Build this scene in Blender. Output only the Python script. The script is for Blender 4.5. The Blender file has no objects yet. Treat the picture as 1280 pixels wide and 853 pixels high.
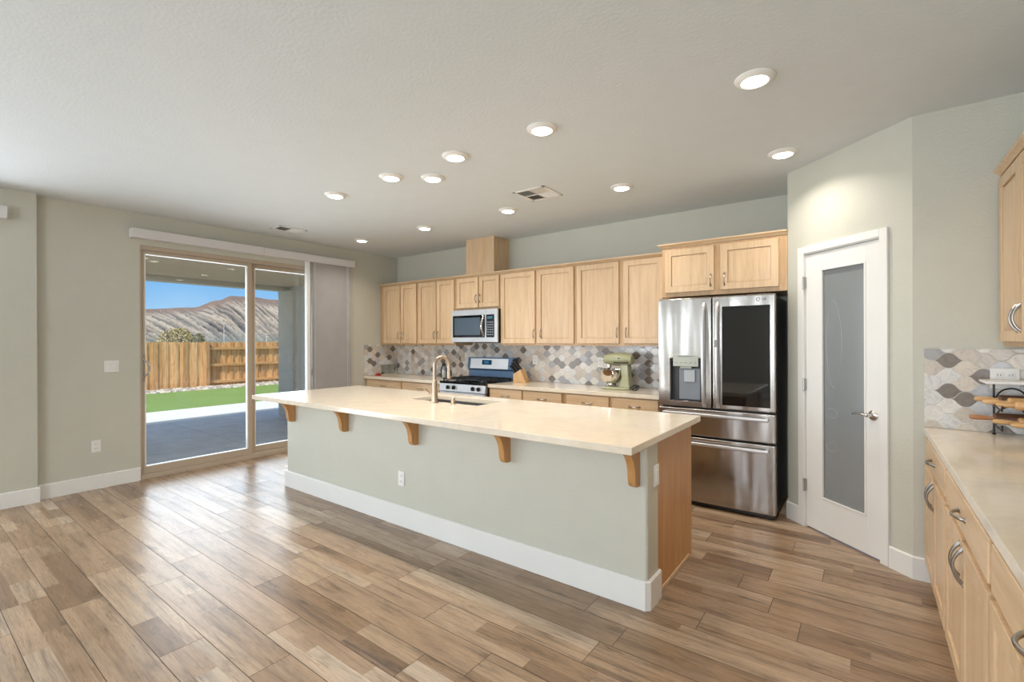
import bpy, bmesh, math, random
from mathutils import Vector, Matrix
random.seed(7)
S = bpy.context.scene
C = S.collection
PI = math.pi

# ------------------------------------------------------------------ camera
F_PX = 592.1; YAW = math.radians(36.689); PIT = math.radians(-.046); ROL = math.radians(-.207); EYE = 1.435
Fv = Vector((-math.sin(YAW)*math.cos(PIT), math.cos(YAW)*math.cos(PIT), math.sin(PIT)))
R0 = Vector((math.cos(YAW), math.sin(YAW), 0)); U0 = R0.cross(Fv)
Rv = R0*math.cos(ROL) + U0*math.sin(ROL); Uv = -R0*math.sin(ROL) + U0*math.cos(ROL)
cam = bpy.data.cameras.new('camera'); camo = bpy.data.objects.new('camera', cam); C.objects.link(camo)
cam.sensor_fit = 'HORIZONTAL'; cam.sensor_width = 36; cam.lens = F_PX/1280*36; cam.clip_start = .05; cam.clip_end = 2000
camo.matrix_world = Matrix(((Rv.x, Uv.x, -Fv.x, 0), (Rv.y, Uv.y, -Fv.y, 0), (Rv.z, Uv.z, -Fv.z, EYE), (0, 0, 0, 1)))
S.camera = camo
# ------------------------------------------------------------------ exposure, sky, sun, daylight
S.view_settings.view_transform = 'Standard'; S.view_settings.look = 'None'; S.view_settings.gamma = 1
S.view_settings.use_curve_mapping = False
S.view_settings.exposure = 0.0
SKY = 1.1; SUN = 4.6; CAN_W = 6.4; DAY = 1.12
w = bpy.data.worlds.new('sky'); S.world = w; w.use_nodes = True
nt = w.node_tree; nt.nodes.clear()
o_ = nt.nodes.new('ShaderNodeOutputWorld'); bg = nt.nodes.new('ShaderNodeBackground')
tc = nt.nodes.new('ShaderNodeTexCoord'); sx = nt.nodes.new('ShaderNodeSeparateXYZ'); rp = nt.nodes.new('ShaderNodeValToRGB')
nt.links.new(tc.outputs['Generated'], sx.inputs[0]); nt.links.new(sx.outputs['Z'], rp.inputs[0])
el = rp.color_ramp.elements; el[0].position = 0; el[0].color = (.50, .74, .92, 1); el[1].position = .45; el[1].color = (.42, .56, .80, 1)
e = rp.color_ramp.elements.new(.12); e.color = (.17, .46, .88, 1)
nt.links.new(rp.outputs[0], bg.inputs[0]); bg.inputs[1].default_value = SKY; nt.links.new(bg.outputs[0], o_.inputs[0])
sun = bpy.data.lights.new('sun', 'SUN'); sun.energy = SUN; sun.angle = math.radians(.6); sun.color = (1, .95, .86)
so = bpy.data.objects.new('sun', sun); C.objects.link(so); so.location = (-4, -8, 12)
so.rotation_euler = Vector((-.35, .8, -1.0)).to_track_quat('-Z', 'Y').to_euler()
def area(name, loc, direction, sx_, sy_, watts, col):
    l = bpy.data.lights.new(name, 'AREA'); l.shape = 'RECTANGLE'; l.size = sx_; l.size_y = sy_; l.energy = watts; l.color = col
    o = bpy.data.objects.new(name, l); C.objects.link(o); o.location = loc
    o.rotation_euler = Vector(direction).to_track_quat('-Z', 'Y').to_euler(); return o
COOL = (.86, .93, 1.0)
area('daylight_fill_left', (-5.45, -4.37, 1.45), (0, 1, 0), 1.1, 1.6, 70*DAY, COOL)      # added fill lamps in the unseen windows behind the camera
area('daylight_fill_right', (-.55, -4.37, 1.45), (0, 1, 0), 1.9, 1.6, 125*DAY, COOL)
area('daylight_side_door', (-6.25, -.8, 1.2), (1, 0, 0), 2.3, 2.1, 95*DAY, COOL)
area('daylight_slider', (-6.5, 2.85, 1.25), (1, 0, 0), 2.2, 2.2, 60*DAY, (.88, .94, 1.0))

# ------------------------------------------------------------------ helpers
MW = {}
def tag(o, label=None, cat=None, group=None, kind=None):
    if label: o['label'] = label
    if cat: o['category'] = cat
    if group: o['group'] = group
    if kind: o['kind'] = kind
    return o
def empty(name, loc, rz=0, label=None, cat=None, group=None, kind=None):
    o = bpy.data.objects.new(name, None); C.objects.link(o); o.location = loc; o.rotation_euler = (0, 0, rz); o.empty_display_size = .05
    MW[o] = Matrix.Translation(Vector(loc)) @ Matrix.Rotation(rz, 4, 'Z')
    return tag(o, label, cat, group, kind)
class B:
    def __init__(s): s.bm = bmesh.new()
    def _faces(s, vs, fs, mat=0):
        v = [s.bm.verts.new(p) for p in vs]; out = []
        for f in fs:
            try: q = s.bm.faces.new([v[i] for i in f]); q.material_index = mat; out.append(q)
            except ValueError: pass
        return v, out
    def box(s, x0, x1, y0, y1, z0, z1, bev=0, mat=0, seg=2, m=None):
        x0, x1 = sorted((x0, x1)); y0, y1 = sorted((y0, y1)); z0, z1 = sorted((z0, z1))
        vs = [(x, y, z) for x in (x0, x1) for y in (y0, y1) for z in (z0, z1)]
        if m: vs = [m @ Vector(p) for p in vs]
        v, f = s._faces(vs, [(0, 1, 3, 2), (4, 6, 7, 5), (0, 4, 5, 1), (2, 3, 7, 6), (0, 2, 6, 4), (1, 5, 7, 3)], mat)
        bev = min(bev, .49*min(x1-x0, y1-y0, z1-z0))
        if bev > 0:
            es = list({e for q in f for e in q.edges})
            r = bmesh.ops.bevel(s.bm, geom=es, offset=bev, segments=seg, affect='EDGES', profile=.5, clamp_overlap=True)
            for q in r['faces']: q.material_index = mat
        return s
    def cyl(s, p0, p1, r0, r1=None, seg=20, mat=0, caps=True):
        p0 = Vector(p0); p1 = Vector(p1); r1 = r0 if r1 is None else r1
        d = (p1-p0).normalized(); a = d.orthogonal().normalized(); b = d.cross(a)
        ring = lambda p, r: [p + (a*math.cos(2*PI*i/seg) + b*math.sin(2*PI*i/seg))*r for i in range(seg)]
        vs = ring(p0, r0) + ring(p1, r1)
        fs = [(i, (i+1) % seg, seg+(i+1) % seg, seg+i) for i in range(seg)]
        if caps: fs += [tuple(range(seg))[::-1], tuple(range(seg, 2*seg))]
        s._faces(vs, fs, mat); return s
    def lathe(s, prof, c=(0, 0, 0), seg=28, mat=0, m=None):
        vs = []; c = Vector(c)
        for r, z in prof:
            for i in range(seg):
                p = Vector((r*math.cos(2*PI*i/seg), r*math.sin(2*PI*i/seg), z))
                vs.append((m @ p if m else p) + c)
        fs = [(k*seg+i, k*seg+(i+1) % seg, (k+1)*seg+(i+1) % seg, (k+1)*seg+i) for k in range(len(prof)-1) for i in range(seg)]
        if prof[0][0] > 1e-5: fs.append(tuple(range(seg))[::-1])
        n = (len(prof)-1)*seg
        if prof[-1][0] > 1e-5: fs.append(tuple(range(n, n+seg)))
        s._faces(vs, fs, mat); return s
    def tube(s, pts, r, seg=10, mat=0, flat=1.0, caps=True):
        pts = [Vector(p) for p in pts]; n = len(pts)
        rs = r if isinstance(r, (list, tuple)) else [r]*n
        t0 = (pts[1]-pts[0]).normalized(); a = t0.orthogonal().normalized(); vs = []
        for i in range(n):
            t = (pts[min(i+1, n-1)]-pts[max(i-1, 0)]).normalized()
            a = (a - t*a.dot(t)).normalized(); b = t.cross(a)
            for k in range(seg): vs.append(pts[i] + (a*math.cos(2*PI*k/seg)*flat + b*math.sin(2*PI*k/seg))*rs[i])
        fs = [(k*seg+i, k*seg+(i+1) % seg, (k+1)*seg+(i+1) % seg, (k+1)*seg+i) for k in range(n-1) for i in range(seg)]
        if caps: fs += [tuple(range(seg))[::-1], tuple(range((n-1)*seg, n*seg))]
        s._faces(vs, fs, mat); return s
    def prism(s, poly, axis, a0, a1, mat=0, bev=0):
        def P(u, v, a): return {'x': (a, u, v), 'y': (u, a, v), 'z': (u, v, a)}[axis]
        n = len(poly)
        v, f = s._faces([P(u, v, a0) for u, v in poly] + [P(u, v, a1) for u, v in poly],
                 [tuple(range(n))[::-1], tuple(range(n, 2*n))] + [(i, (i+1) % n, n+(i+1) % n, n+i) for i in range(n)], mat)
        if bev:
            es = list({e for q in f[:2] for e in q.edges})
            bmesh.ops.bevel(s.bm, geom=es, offset=bev, segments=2, affect='EDGES', profile=.5)
        return s
    def build(s, name, mats, parent=None, local=False, smooth=True, ang=35, **tg):
        bmesh.ops.recalc_face_normals(s.bm, faces=s.bm.faces)
        me = bpy.data.meshes.new(name); s.bm.to_mesh(me); s.bm.free()
        o = bpy.data.objects.new(name, me); C.objects.link(o)
        for m in (mats if isinstance(mats, (list, tuple)) else [mats]): me.materials.append(m)
        if smooth:
            for p in me.polygons: p.use_smooth = True
            me.set_sharp_from_angle(angle=math.radians(ang))
            wn_ = o.modifiers.new('weighted', 'WEIGHTED_NORMAL'); wn_.keep_sharp = True; wn_.weight = 90
        if parent is not None:
            o.parent = parent; root = parent
            while root.parent: root = root.parent
            if not local and root in MW: me.transform(MW[root].inverted())
        elif not local:
            xs = [v.co.x for v in me.vertices]; ys = [v.co.y for v in me.vertices]; zs = [v.co.z for v in me.vertices]
            c = Vector(((min(xs)+max(xs))/2, (min(ys)+max(ys))/2, min(zs)))
            me.transform(Matrix.Translation(-c)); o.location = c
        tag(o, **tg); return o
def copy_tree(o, parent=None):
    c = o.copy(); C.objects.link(c)
    if parent is not None: c.parent = parent
    for ch in list(o.children): copy_tree(ch, c)
    return c

# ------------------------------------------------------------------ materials
def new_mat(name):
    m = bpy.data.materials.new(name); m.use_nodes = True; n = m.node_tree; b = n.nodes['Principled BSDF']; return m, n, b
def N(n, t, **kw):
    x = n.nodes.new('ShaderNode'+t)
    for k, v in kw.items(): setattr(x, k, v)
    return x
def mapping(n, scale, coord='Object', rot=(0, 0, 0)):
    t = N(n, 'TexCoord'); m = N(n, 'Mapping'); m.inputs['Scale'].default_value = scale; m.inputs['Rotation'].default_value = rot
    n.links.new(t.outputs[coord], m.inputs[0]); return m.outputs[0]
def noise(n, vec, scale=1, detail=3, rough=.5, dist=0):
    x = N(n, 'TexNoise'); x.inputs['Scale'].default_value = scale; x.inputs['Detail'].default_value = detail
    x.inputs['Roughness'].default_value = rough; x.inputs['Distortion'].default_value = dist
    n.links.new(vec, x.inputs['Vector']); return x.outputs[0]
def ramp(n, fac, stops, interp='LINEAR'):
    r = N(n, 'ValToRGB'); r.color_ramp.interpolation = interp; e = r.color_ramp.elements
    while len(e) < len(stops): e.new(.5)
    for i, (p, c) in enumerate(stops): e[i].position = p; e[i].color = (*c, 1)
    n.links.new(fac, r.inputs[0]); return r.outputs[0]
def math_(n, op, a, b=None, c=None):
    x = N(n, 'Math', operation=op)
    for i, v in enumerate((a, b, c)):
        if v is None: continue
        if isinstance(v, (int, float)): x.inputs[i].default_value = v
        else: n.links.new(v, x.inputs[i])
    return x.outputs[0]
def mixc(n, fac, a, b, mode='MIX'):
    x = N(n, 'MixRGB', blend_type=mode)
    for i, v in enumerate((fac, a, b)):
        if isinstance(v, (int, float)): x.inputs[i].default_value = v
        elif isinstance(v, tuple): x.inputs[i].default_value = (*v, 1)
        else: n.links.new(v, x.inputs[i])
    return x.outputs[0]
def bump(n, b, h, strength=.2, dist=.01):
    x = N(n, 'Bump'); x.inputs['Strength'].default_value = strength; x.inputs['Distance'].default_value = dist
    n.links.new(h, x.inputs['Height']); n.links.new(x.outputs[0], b.inputs['Normal'])
def plain(name, col, rough=.5, metal=0, bumps=None, coat=0, var=.04, spec=.5):
    m, n, b = new_mat(name); b.inputs['Roughness'].default_value = rough; b.inputs['Metallic'].default_value = metal
    b.inputs['Coat Weight'].default_value = coat; b.inputs['Coat Roughness'].default_value = .08
    b.inputs['Specular IOR Level'].default_value = spec
    nz = noise(n, mapping(n, (1, 1, 1)), 6, 3)
    c0 = tuple(max(0, k*(1-var)) for k in col); c1 = tuple(min(1, k*(1+var)) for k in col)
    n.links.new(ramp(n, nz, [(.3, c0), (.7, c1)]), b.inputs['Base Color'])
    if bumps: bump(n, b, noise(n, mapping(n, (1, 1, 1)), bumps[0], 3), bumps[1], bumps[2])
    return m
wall_m = plain('wall_paint', (.55, .542, .468), .5, bumps=(75, .35, .004), var=.015)
ceil_m = plain('ceiling_paint', (.67, .712, .73), .8, bumps=(60, .4, .004), var=.012)
trim_m = plain('white_trim', (.78, .77, .74), .35, var=.01)
white_m = plain('white_plastic', (.80, .79, .76), .35, var=.01)
valance_m = plain('valance_vinyl', (.66, .64, .64), .45, var=.01)
almond_m = plain('almond_vinyl', (.47, .385, .295), .45, var=.03)
black_m = plain('black_iron', (.012, .012, .013), .35)
blackpl_m = plain('black_plastic', (.02, .02, .022), .3)
blackgl_m = plain('black_glass', (.004, .004, .005), .04, coat=.6)
dark_m = plain('dark_void', (.015, .014, .013), .7)
nickel_m = plain('satin_nickel', (.62, .60, .57), .25, metal=1)
pullm = plain('pewter_pull', (.38, .36, .34), .28, metal=1)
champ_m = plain('champagne_nickel', (.42, .335, .255), .36, metal=1)
chrome_m = plain('polished_steel', (.80, .78, .75), .08, metal=1)
sage_m = plain('sage_enamel', (.36, .36, .21), .22, coat=.5)
greypl_m = plain('grey_plastic', (.22, .24, .27), .35)
dispgrey_m = plain('dispenser_panel', (.44, .47, .42), .3)
fridge_side_m = plain('fridge_side', (.035, .035, .037), .4)
sink_m = plain('sink_steel', (.32, .31, .31), .28, metal=.85)
blue_m = plain('blue_film_steel', (.13, .22, .36), .3, metal=.5)
red_m = plain('red_rubber', (.45, .03, .02), .5)
frosted_m, n, b = new_mat('frosted_glass')
g = ramp(n, noise(n, mapping(n, (1, 1, .5)), 3, 2), [(.3, (.25, .27, .275)), (.7, (.29, .305, .31))])
n.links.new(g, b.inputs['Base Color']); b.inputs['Roughness'].default_value = .12; b.inputs['Transmission Weight'].default_value = .12; b.inputs['Specular IOR Level'].default_value = .6
motif_m = plain('motif_line', (.35, .37, .38), .3)

def wood(name, axis, c0, c1, c2, rough=.38, coat=.12):
    m, n, b = new_mat(name); s = {'x': (1.2, 16, 16), 'y': (16, 1.2, 16), 'z': (16, 16, 1.2)}[axis]
    oi = N(n, 'ObjectInfo'); t = N(n, 'TexCoord'); ad = N(n, 'VectorMath', operation='ADD'); sc = N(n, 'VectorMath', operation='SCALE')
    cb = N(n, 'CombineXYZ'); [n.links.new(oi.outputs['Random'], cb.inputs[i]) for i in range(3)]
    n.links.new(cb.outputs[0], sc.inputs[0]); sc.inputs['Scale'].default_value = 7.3
    n.links.new(t.outputs['Object'], ad.inputs[0]); n.links.new(sc.outputs[0], ad.inputs[1])
    mp = N(n, 'Mapping'); mp.inputs['Scale'].default_value = s; n.links.new(ad.outputs[0], mp.inputs[0])
    f1 = noise(n, mp.outputs[0], 1.6, 4, .6, .4); f2 = noise(n, mp.outputs[0], 7, 3, .6)
    f = math_(n, 'ADD', math_(n, 'MULTIPLY', f1, .72), math_(n, 'MULTIPLY', f2, .28))
    col = ramp(n, f, [(.32, c0), (.5, c1), (.68, c2)])
    hv = math_(n, 'ADD', math_(n, 'MULTIPLY', oi.outputs['Random'], .10), .95)
    hs = N(n, 'HueSaturation'); n.links.new(col, hs.inputs['Color']); n.links.new(hv, hs.inputs['Value'])
    n.links.new(hs.outputs[0], b.inputs['Base Color']); b.inputs['Roughness'].default_value = rough
    b.inputs['Coat Weight'].default_value = coat; b.inputs['Coat Roughness'].default_value = .2
    bump(n, b, f2, .06, .002); return m
MPL = ((.56, .38, .215), (.66, .465, .28), (.72, .525, .335))
maple_v = wood('maple_vertical', 'z', *MPL); maple_h = wood('maple_horizontal', 'x', *MPL); maple_y = wood('maple_depth', 'y', *MPL)
shaded_frame_m = wood('shaded_frame_maple', 'z', (.46, .285, .14), (.54, .345, .18), (.60, .40, .22))  # darker maple paints the shadow seen in the gaps between doors
HNY = ((.43, .205, .065), (.52, .265, .09), (.58, .31, .115))
honey_v = wood('honey_maple', 'z', *HNY)
bamboo_m = wood('knife_block_wood', 'z', (.48, .27, .10), (.60, .36, .15), (.66, .42, .19))
pin_pale = wood('pale_turned_wood', 'x', (.55, .30, .12), (.66, .39, .17), (.74, .47, .23)); pin_red = wood('reddish_turned_wood', 'x', (.32, .12, .04), (.42, .18, .07), (.50, .24, .10))
pin_dark = wood('dark_turned_wood', 'x', (.07, .03, .015), (.11, .05, .025), (.16, .08, .04))
def add_picket_tone(m):
    n = m.node_tree; b = n.nodes['Principled BSDF']; src = b.inputs['Base Color'].links[0].from_socket
    sp = N(n, 'SeparateXYZ'); t = N(n, 'TexCoord'); n.links.new(t.outputs['Object'], sp.inputs[0])
    wn = N(n, 'TexWhiteNoise', noise_dimensions='1D'); n.links.new(math_(n, 'FLOOR', math_(n, 'DIVIDE', math_(n, 'ADD', sp.outputs['Y'], 5.5), .14)), wn.inputs['W'])
    n.links.new(mixc(n, 1, src, ramp(n, wn.outputs['Value'], [(0, (.62, .50, .42)), (.4, (.95, .88, .80)), (.75, (1.1, 1.02, .92)), (1, (1.0, .80, .60))]), 'MULTIPLY'), b.inputs['Base Color'])
fence_m = wood('cedar_fence', 'z', (.42, .20, .07), (.74, .44, .20), (.88, .60, .33), .8, 0)
add_picket_tone(fence_m)

# brushed stainless with soft vertical waves
def steel(name, col=(.60, .58, .56), rough=.22, wave=.25):
    m, n, b = new_mat(name); b.inputs['Metallic'].default_value = 1
    b.inputs['Base Color'].default_value = (*col, 1)
    fine = noise(n, mapping(n, (3, 3, 240)), 2, 2)
    n.links.new(ramp(n, fine, [(.3, (rough*.85,)*3), (.7, (rough*1.2,)*3)]), b.inputs['Roughness'])
    b.inputs['Anisotropic'].default_value = .5
    bump(n, b, noise(n, mapping(n, (5, 5, .7)), 1.4, 1), wave, .04); return m
steel_m = steel('brushed_stainless', (.44, .415, .39), .22, .38); steel2_m = plain('smooth_stainless', (.60, .60, .605), .36, metal=.8, var=.0)

# quartz
quartz_m, n, b = new_mat('cream_quartz')
v = noise(n, mapping(n, (1, 1, 1)), 2.2, 6, .65, 1.2); v2 = noise(n, mapping(n, (1, 1, 1)), 26, 3)
c = ramp(n, v, [(.35, (.76, .655, .505)), (.5, (.80, .705, .565)), (.62, (.75, .655, .54))])
n.links.new(mixc(n, .10, c, ramp(n, v2, [(.35, (.60, .52, .42)), (.65, (.85, .80, .72))])), b.inputs['Base Color'])
b.inputs['Roughness'].default_value = .12; b.inputs['Specular IOR Level'].default_value = .55

# arabesque tile: interlocking lantern shapes in random marbles
def tile_mat(name, axis_u, W=.145, H=.088):
    m, n, b = new_mat(name); t = N(n, 'TexCoord'); sp = N(n, 'SeparateXYZ'); n.links.new(t.outputs['Object'], sp.inputs[0])
    u = math_(n, 'DIVIDE', sp.outputs[axis_u], W); vv = math_(n, 'DIVIDE', sp.outputs['Z'], H)
    fu = math_(n, 'FLOOR', u); fv = math_(n, 'FLOOR', vv)
    a = math_(n, 'ABSOLUTE', math_(n, 'SUBTRACT', math_(n, 'SUBTRACT', u, fu), .5))
    bb = math_(n, 'ABSOLUTE', math_(n, 'SUBTRACT', math_(n, 'SUBTRACT', vv, fv), .5))
    tt = math_(n, 'SUBTRACT', 1, math_(n, 'MULTIPLY', a, 2))
    tq = math_(n, 'MAXIMUM', math_(n, 'MINIMUM', math_(n, 'DIVIDE', math_(n, 'SUBTRACT', .475, a), .45), 1), 0)
    s3 = math_(n, 'MULTIPLY', math_(n, 'MULTIPLY', tq, tq), math_(n, 'SUBTRACT', 3, math_(n, 'MULTIPLY', tq, 2)))
    s4 = math_(n, 'MULTIPLY', math_(n, 'MULTIPLY', s3, s3), math_(n, 'SUBTRACT', 3, math_(n, 'MULTIPLY', s3, 2)))
    lim = math_(n, 'MULTIPLY', math_(n, 'ADD', math_(n, 'ADD', math_(n, 'MULTIPLY', s3, .25), math_(n, 'MULTIPLY', s4, .55)), math_(n, 'MULTIPLY', tq, .20)), .5)
    isA = math_(n, 'LESS_THAN', bb, lim)
    ru = math_(n, 'ADD', math_(n, 'FLOOR', math_(n, 'ADD', u, .5)), 57.5); rv = math_(n, 'ADD', math_(n, 'FLOOR', math_(n, 'ADD', vv, .5)), 97.5)
    idu = math_(n, 'ADD', math_(n, 'MULTIPLY', isA, fu), math_(n, 'MULTIPLY', math_(n, 'SUBTRACT', 1, isA), ru))
    idv = math_(n, 'ADD', math_(n, 'MULTIPLY', isA, fv), math_(n, 'MULTIPLY', math_(n, 'SUBTRACT', 1, isA), rv))
    cb = N(n, 'CombineXYZ'); n.links.new(idu, cb.inputs[0]); n.links.new(idv, cb.inputs[1])
    wn = N(n, 'TexWhiteNoise', noise_dimensions='3D'); n.links.new(cb.outputs[0], wn.inputs[0])
    base = ramp(n, wn.outputs['Value'], [(0, (.215, .18, .15)), (.14, (.60, .53, .46)), (.34, (.70, .69, .67)), (.5, (.38, .37, .37)), (.58, (.78, .75, .69)), (.78, (.55, .55, .56)), (.88, (.70, .62, .53))], 'CONSTANT')
    off = N(n, 'VectorMath', operation='ADD'); n.links.new(t.outputs['Object'], off.inputs[0]); n.links.new(wn.outputs['Color'], off.inputs[1])
    vein = noise(n, off.outputs[0], 14, 5, .6, 2.0)
    colr = mixc(n, .55, base, ramp(n, vein, [(.35, (.6, .6, .6)), (.5, (1, 1, 1)), (.6, (.8, .79, .78))]), 'MULTIPLY')
    d = math_(n, 'ABSOLUTE', math_(n, 'SUBTRACT', bb, lim)); gr = math_(n, 'LESS_THAN', d, .016)
    n.links.new(mixc(n, gr, colr, (.50, .48, .45)), b.inputs['Base Color'])
    n.links.new(math_(n, 'ADD', math_(n, 'MULTIPLY', gr, .5), .16), b.inputs['Roughness'])
    bump(n, b, math_(n, 'SMOOTH_MIN', d, .05, .02), .5, .02); return m
tile_x = tile_mat('arabesque_tile_wide', 'X'); tile_y = tile_mat('arabesque_tile_side', 'Y')

# floor: wood look planks, a tone per strip
floor_m, n, b = new_mat('wood_look_tile')
at = N(n, 'Attribute', attribute_name='tone'); fac = at.outputs['Fac']
t = N(n, 'TexCoord'); ad = N(n, 'VectorMath', operation='ADD'); cb = N(n, 'CombineXYZ'); n.links.new(math_(n, 'MULTIPLY', fac, 31), cb.inputs[0]); n.links.new(math_(n, 'MULTIPLY', fac, 17), cb.inputs[1])
n.links.new(t.outputs['Object'], ad.inputs[0]); n.links.new(cb.outputs[0], ad.inputs[1])
mp = N(n, 'Mapping'); mp.inputs['Scale'].default_value = (1.3, 26, 1); n.links.new(ad.outputs[0], mp.inputs[0])
g1 = noise(n, mp.outputs[0], 1.1, 7, .72, .35); g2 = noise(n, mp.outputs[0], 9, 3, .6)
mp2 = N(n, 'Mapping'); mp2.inputs['Scale'].default_value = (2.2, 9, 1); n.links.new(ad.outputs[0], mp2.inputs[0]); g3 = noise(n, mp2.outputs[0], 1, 4, .7)
base = ramp(n, fac, [(0, (.185, .115, .070)), (.25, (.275, .178, .106)), (.5, (.35, .242, .158)), (.75, (.415, .30, .203)), (1, (.48, .385, .295))])
c = mixc(n, .9, base, ramp(n, g1, [(.30, (.34, .31, .29)), (.44, (.90, .89, .88)), (.56, (1.16, 1.15, 1.13)), (.70, (.70, .68, .66))]), 'MULTIPLY')
c = mixc(n, .45, c, ramp(n, g2, [(.35, (.62, .60, .58)), (.55, (1, 1, 1))]), 'MULTIPLY')
c = mixc(n, .75, c, ramp(n, g3, [(.30, (.34, .31, .28)), (.43, (.92, .91, .90)), (.62, (1.12, 1.11, 1.10))]), 'MULTIPLY')
n.links.new(c, b.inputs['Base Color'])
n.links.new(ramp(n, g1, [(.3, (.36,)*3), (.7, (.24,)*3)]), b.inputs['Roughness']); bump(n, b, g2, .10, .002)
b.inputs['Specular IOR Level'].default_value = .5
grout_m = plain('floor_grout', (.075, .055, .042), .8)

glass_m = bpy.data.materials.new('window_glass'); glass_m.use_nodes = True; n = glass_m.node_tree; n.nodes.clear()
out = N(n, 'OutputMaterial'); mx = N(n, 'MixShader'); tr = N(n, 'BsdfTransparent'); gl = N(n, 'BsdfGlossy'); gl.inputs['Roughness'].default_value = .0
lw = N(n, 'Fresnel'); lw.inputs[0].default_value = 1.45; tr.inputs[0].default_value = (.96, .98, .98, 1)
n.links.new(lw.outputs[0], mx.inputs[0]); n.links.new(tr.outputs[0], mx.inputs[1]); n.links.new(gl.outputs[0], mx.inputs[2]); n.links.new(mx.outputs[0], out.inputs[0])
clear_m = glass_m
def emit(name, col, st):
    m = bpy.data.materials.new(name); m.use_nodes = True; b = m.node_tree.nodes['Principled BSDF']
    b.inputs['Base Color'].default_value = (*col, 1); b.inputs['Emission Color'].default_value = (*col, 1); b.inputs['Emission Strength'].default_value = st; return m
lens_m = emit('lit_lens', (1, .93, .82), 9)

# ------------------------------------------------------------------ room shell
XL, XN, YB, XR, YW, YF, H = -6.03, -5.955, 5.01, .93, 3.712, -4.4, 2.77
SD0, SD1, SDH = 1.635, 4.06, 2.444
b = B(); rnd = random.Random(11)
b.box(XL-.15, XR+.15, YF-.15, YB+.15, -.12, -.0015, mat=1)
P, L = .1845, 1.245
known = {-1: -3.71, 1: -2.576, 2: -3.36, 3: -2.354, 4: -1.62, 5: -1.378, 6: -1.83, 7: -1.015, 9: -1.196, 10: -.677, 11: -.262, 14: -.466, 15: -.206}
tones = []
for k in range(-27, 25):
    y0 = .5775 + k*P
    off = known.get(k, rnd.uniform(0, L)); j0 = math.floor((XL-off)/L)-1
    for j in range(j0, j0+9):
        xa, xb = off+j*L+.0015, off+(j+1)*L-.0015
        xa, xb = max(xa, XL), min(xb, XR)
        if xb-xa < .02: continue
        ya, yb = max(y0+.0015, YF), min(y0+P-.0015, YB)
        if yb-ya < .02: continue
        plainp = rnd.random() < .3; tone0 = rnd.uniform(.35, .8)
        if plainp:
            lanes = [(ya, yb, [(xa, xb)])]
        else:
            cuts = [ya, ya+(yb-ya)*rnd.choice((.3, .38, .5, .62)), yb] if rnd.random() < .45 else [ya, ya+(yb-ya)*rnd.choice((.25, .36)), ya+(yb-ya)*rnd.choice((.6, .72)), yb]
            lanes = []
            for q in range(len(cuts)-1):
                segs = []; x = xa
                while x < xb:
                    x2 = x + rnd.choice((.28, .45, .62, .85, 1.3))
                    if xb-x2 < .16: x2 = xb
                    segs.append((x, min(x2, xb))); x = x2
                lanes.append((cuts[q], cuts[q+1], segs))
        for la, lb, segs in lanes:
            for xs0, xs1 in segs:
                b._faces([(xs0, la, 0), (xs1, la, 0), (xs1, lb, 0), (xs0, lb, 0)], [(0, 1, 2, 3)], 0)
                tones.append(min(1, max(0, tone0 if plainp else tone0 + rnd.choice((-.32, -.2, -.1, 0, .08, .16, .28)))))
lay = b.bm.faces.layers.float.new('tone'); b.bm.faces.ensure_lookup_table()
fl = [f for f in b.bm.faces if f.material_index == 0]
for f, tn in zip(fl, tones): f[lay] = tn
floor = b.build('floor', [floor_m, grout_m], smooth=False, kind='structure')

b = B(); b.box(XL-.15, XR+.15, YF-.15, YB+.15, H, H+.15); b.build('ceiling', ceil_m, kind='structure', smooth=False)
b = B(); b.box(XL-.15, -.497, YB, YB+.15, 0, H); b.build('wall_back', wall_m, kind='structure', smooth=False)
b = B()
b.box(XL-.15, XL, .862, SD0, 0, H); b.box(XL-.15, XL, SD1, YB, 0, H); b.box(XL-.15, XL, SD0, SD1, SDH, H)
b.box(XL-.15, XN, .46, .862, 0, H); b.box(XL-.15, XN, YF, -2.0, 0, H); b.box(XL-.15, XN, -2.0, .46, 2.4, H)
b.build('wall_left', wall_m, kind='structure', smooth=False)
b = B(); b.box(XR, XR+.15, YF, YW+.3, 0, H); b.build('wall_right', wall_m, kind='structure', smooth=False)
b = B(); b.box(XL-.15, XR+.15, YF-.15, YF, 0, .6); b.box(XL-.15, XR+.15, YF-.15, YF, 2.3, H)
for x0, x1 in ((XL-.15, -5.9), (-4.8, -1.5), (.4, XR+.15)): b.box(x0, x1, YF-.15, YF, .6, 2.3)
b.build('wall_front', wall_m, kind='structure', smooth=False)
# pantry: diagonal wall with bull-nosed corners and the two returns
D0 = Vector((-.497, 4.386, 0)); D1 = Vector((.23, 3.712, 0)); DL = (D1-D0).length; dd = (D1-D0).normalized(); dn = Vector((dd.y, -dd.x, 0))
if dn.y > 0: dn = -dn
PM = Matrix(((dd.x, -dn.x, 0, D0.x), (dd.y, -dn.y, 0, D0.y), (0, 0, 1, 0), (0, 0, 0, 1)))      # local x along wall, local -y into the room
DO0, DO1, DOH = .165, .805, 2.095
b = B()
def box_pm(x0, x1, y0, y1, z0, z1, bev=0, mat=0): b.box(x0, x1, y0, y1, z0, z1, bev, mat, m=PM)
box_pm(0, DO0, 0, .11, 0, H); box_pm(DO1, DL, 0, .11, 0, H); box_pm(DO0, DO1, 0, .11, DOH, H)
b.build('wall_pantry', wall_m, kind='structure', smooth=False)
b = B(); b.prism([(D0.x, D0.y), (D0.x, YB+.15), (D0.x+.11, YB+.15), (D0.x+.11, D0.y+.045)], 'z', 0, H); b.build('wall_fridge_side', wall_m, kind='structure', smooth=False)
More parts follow.
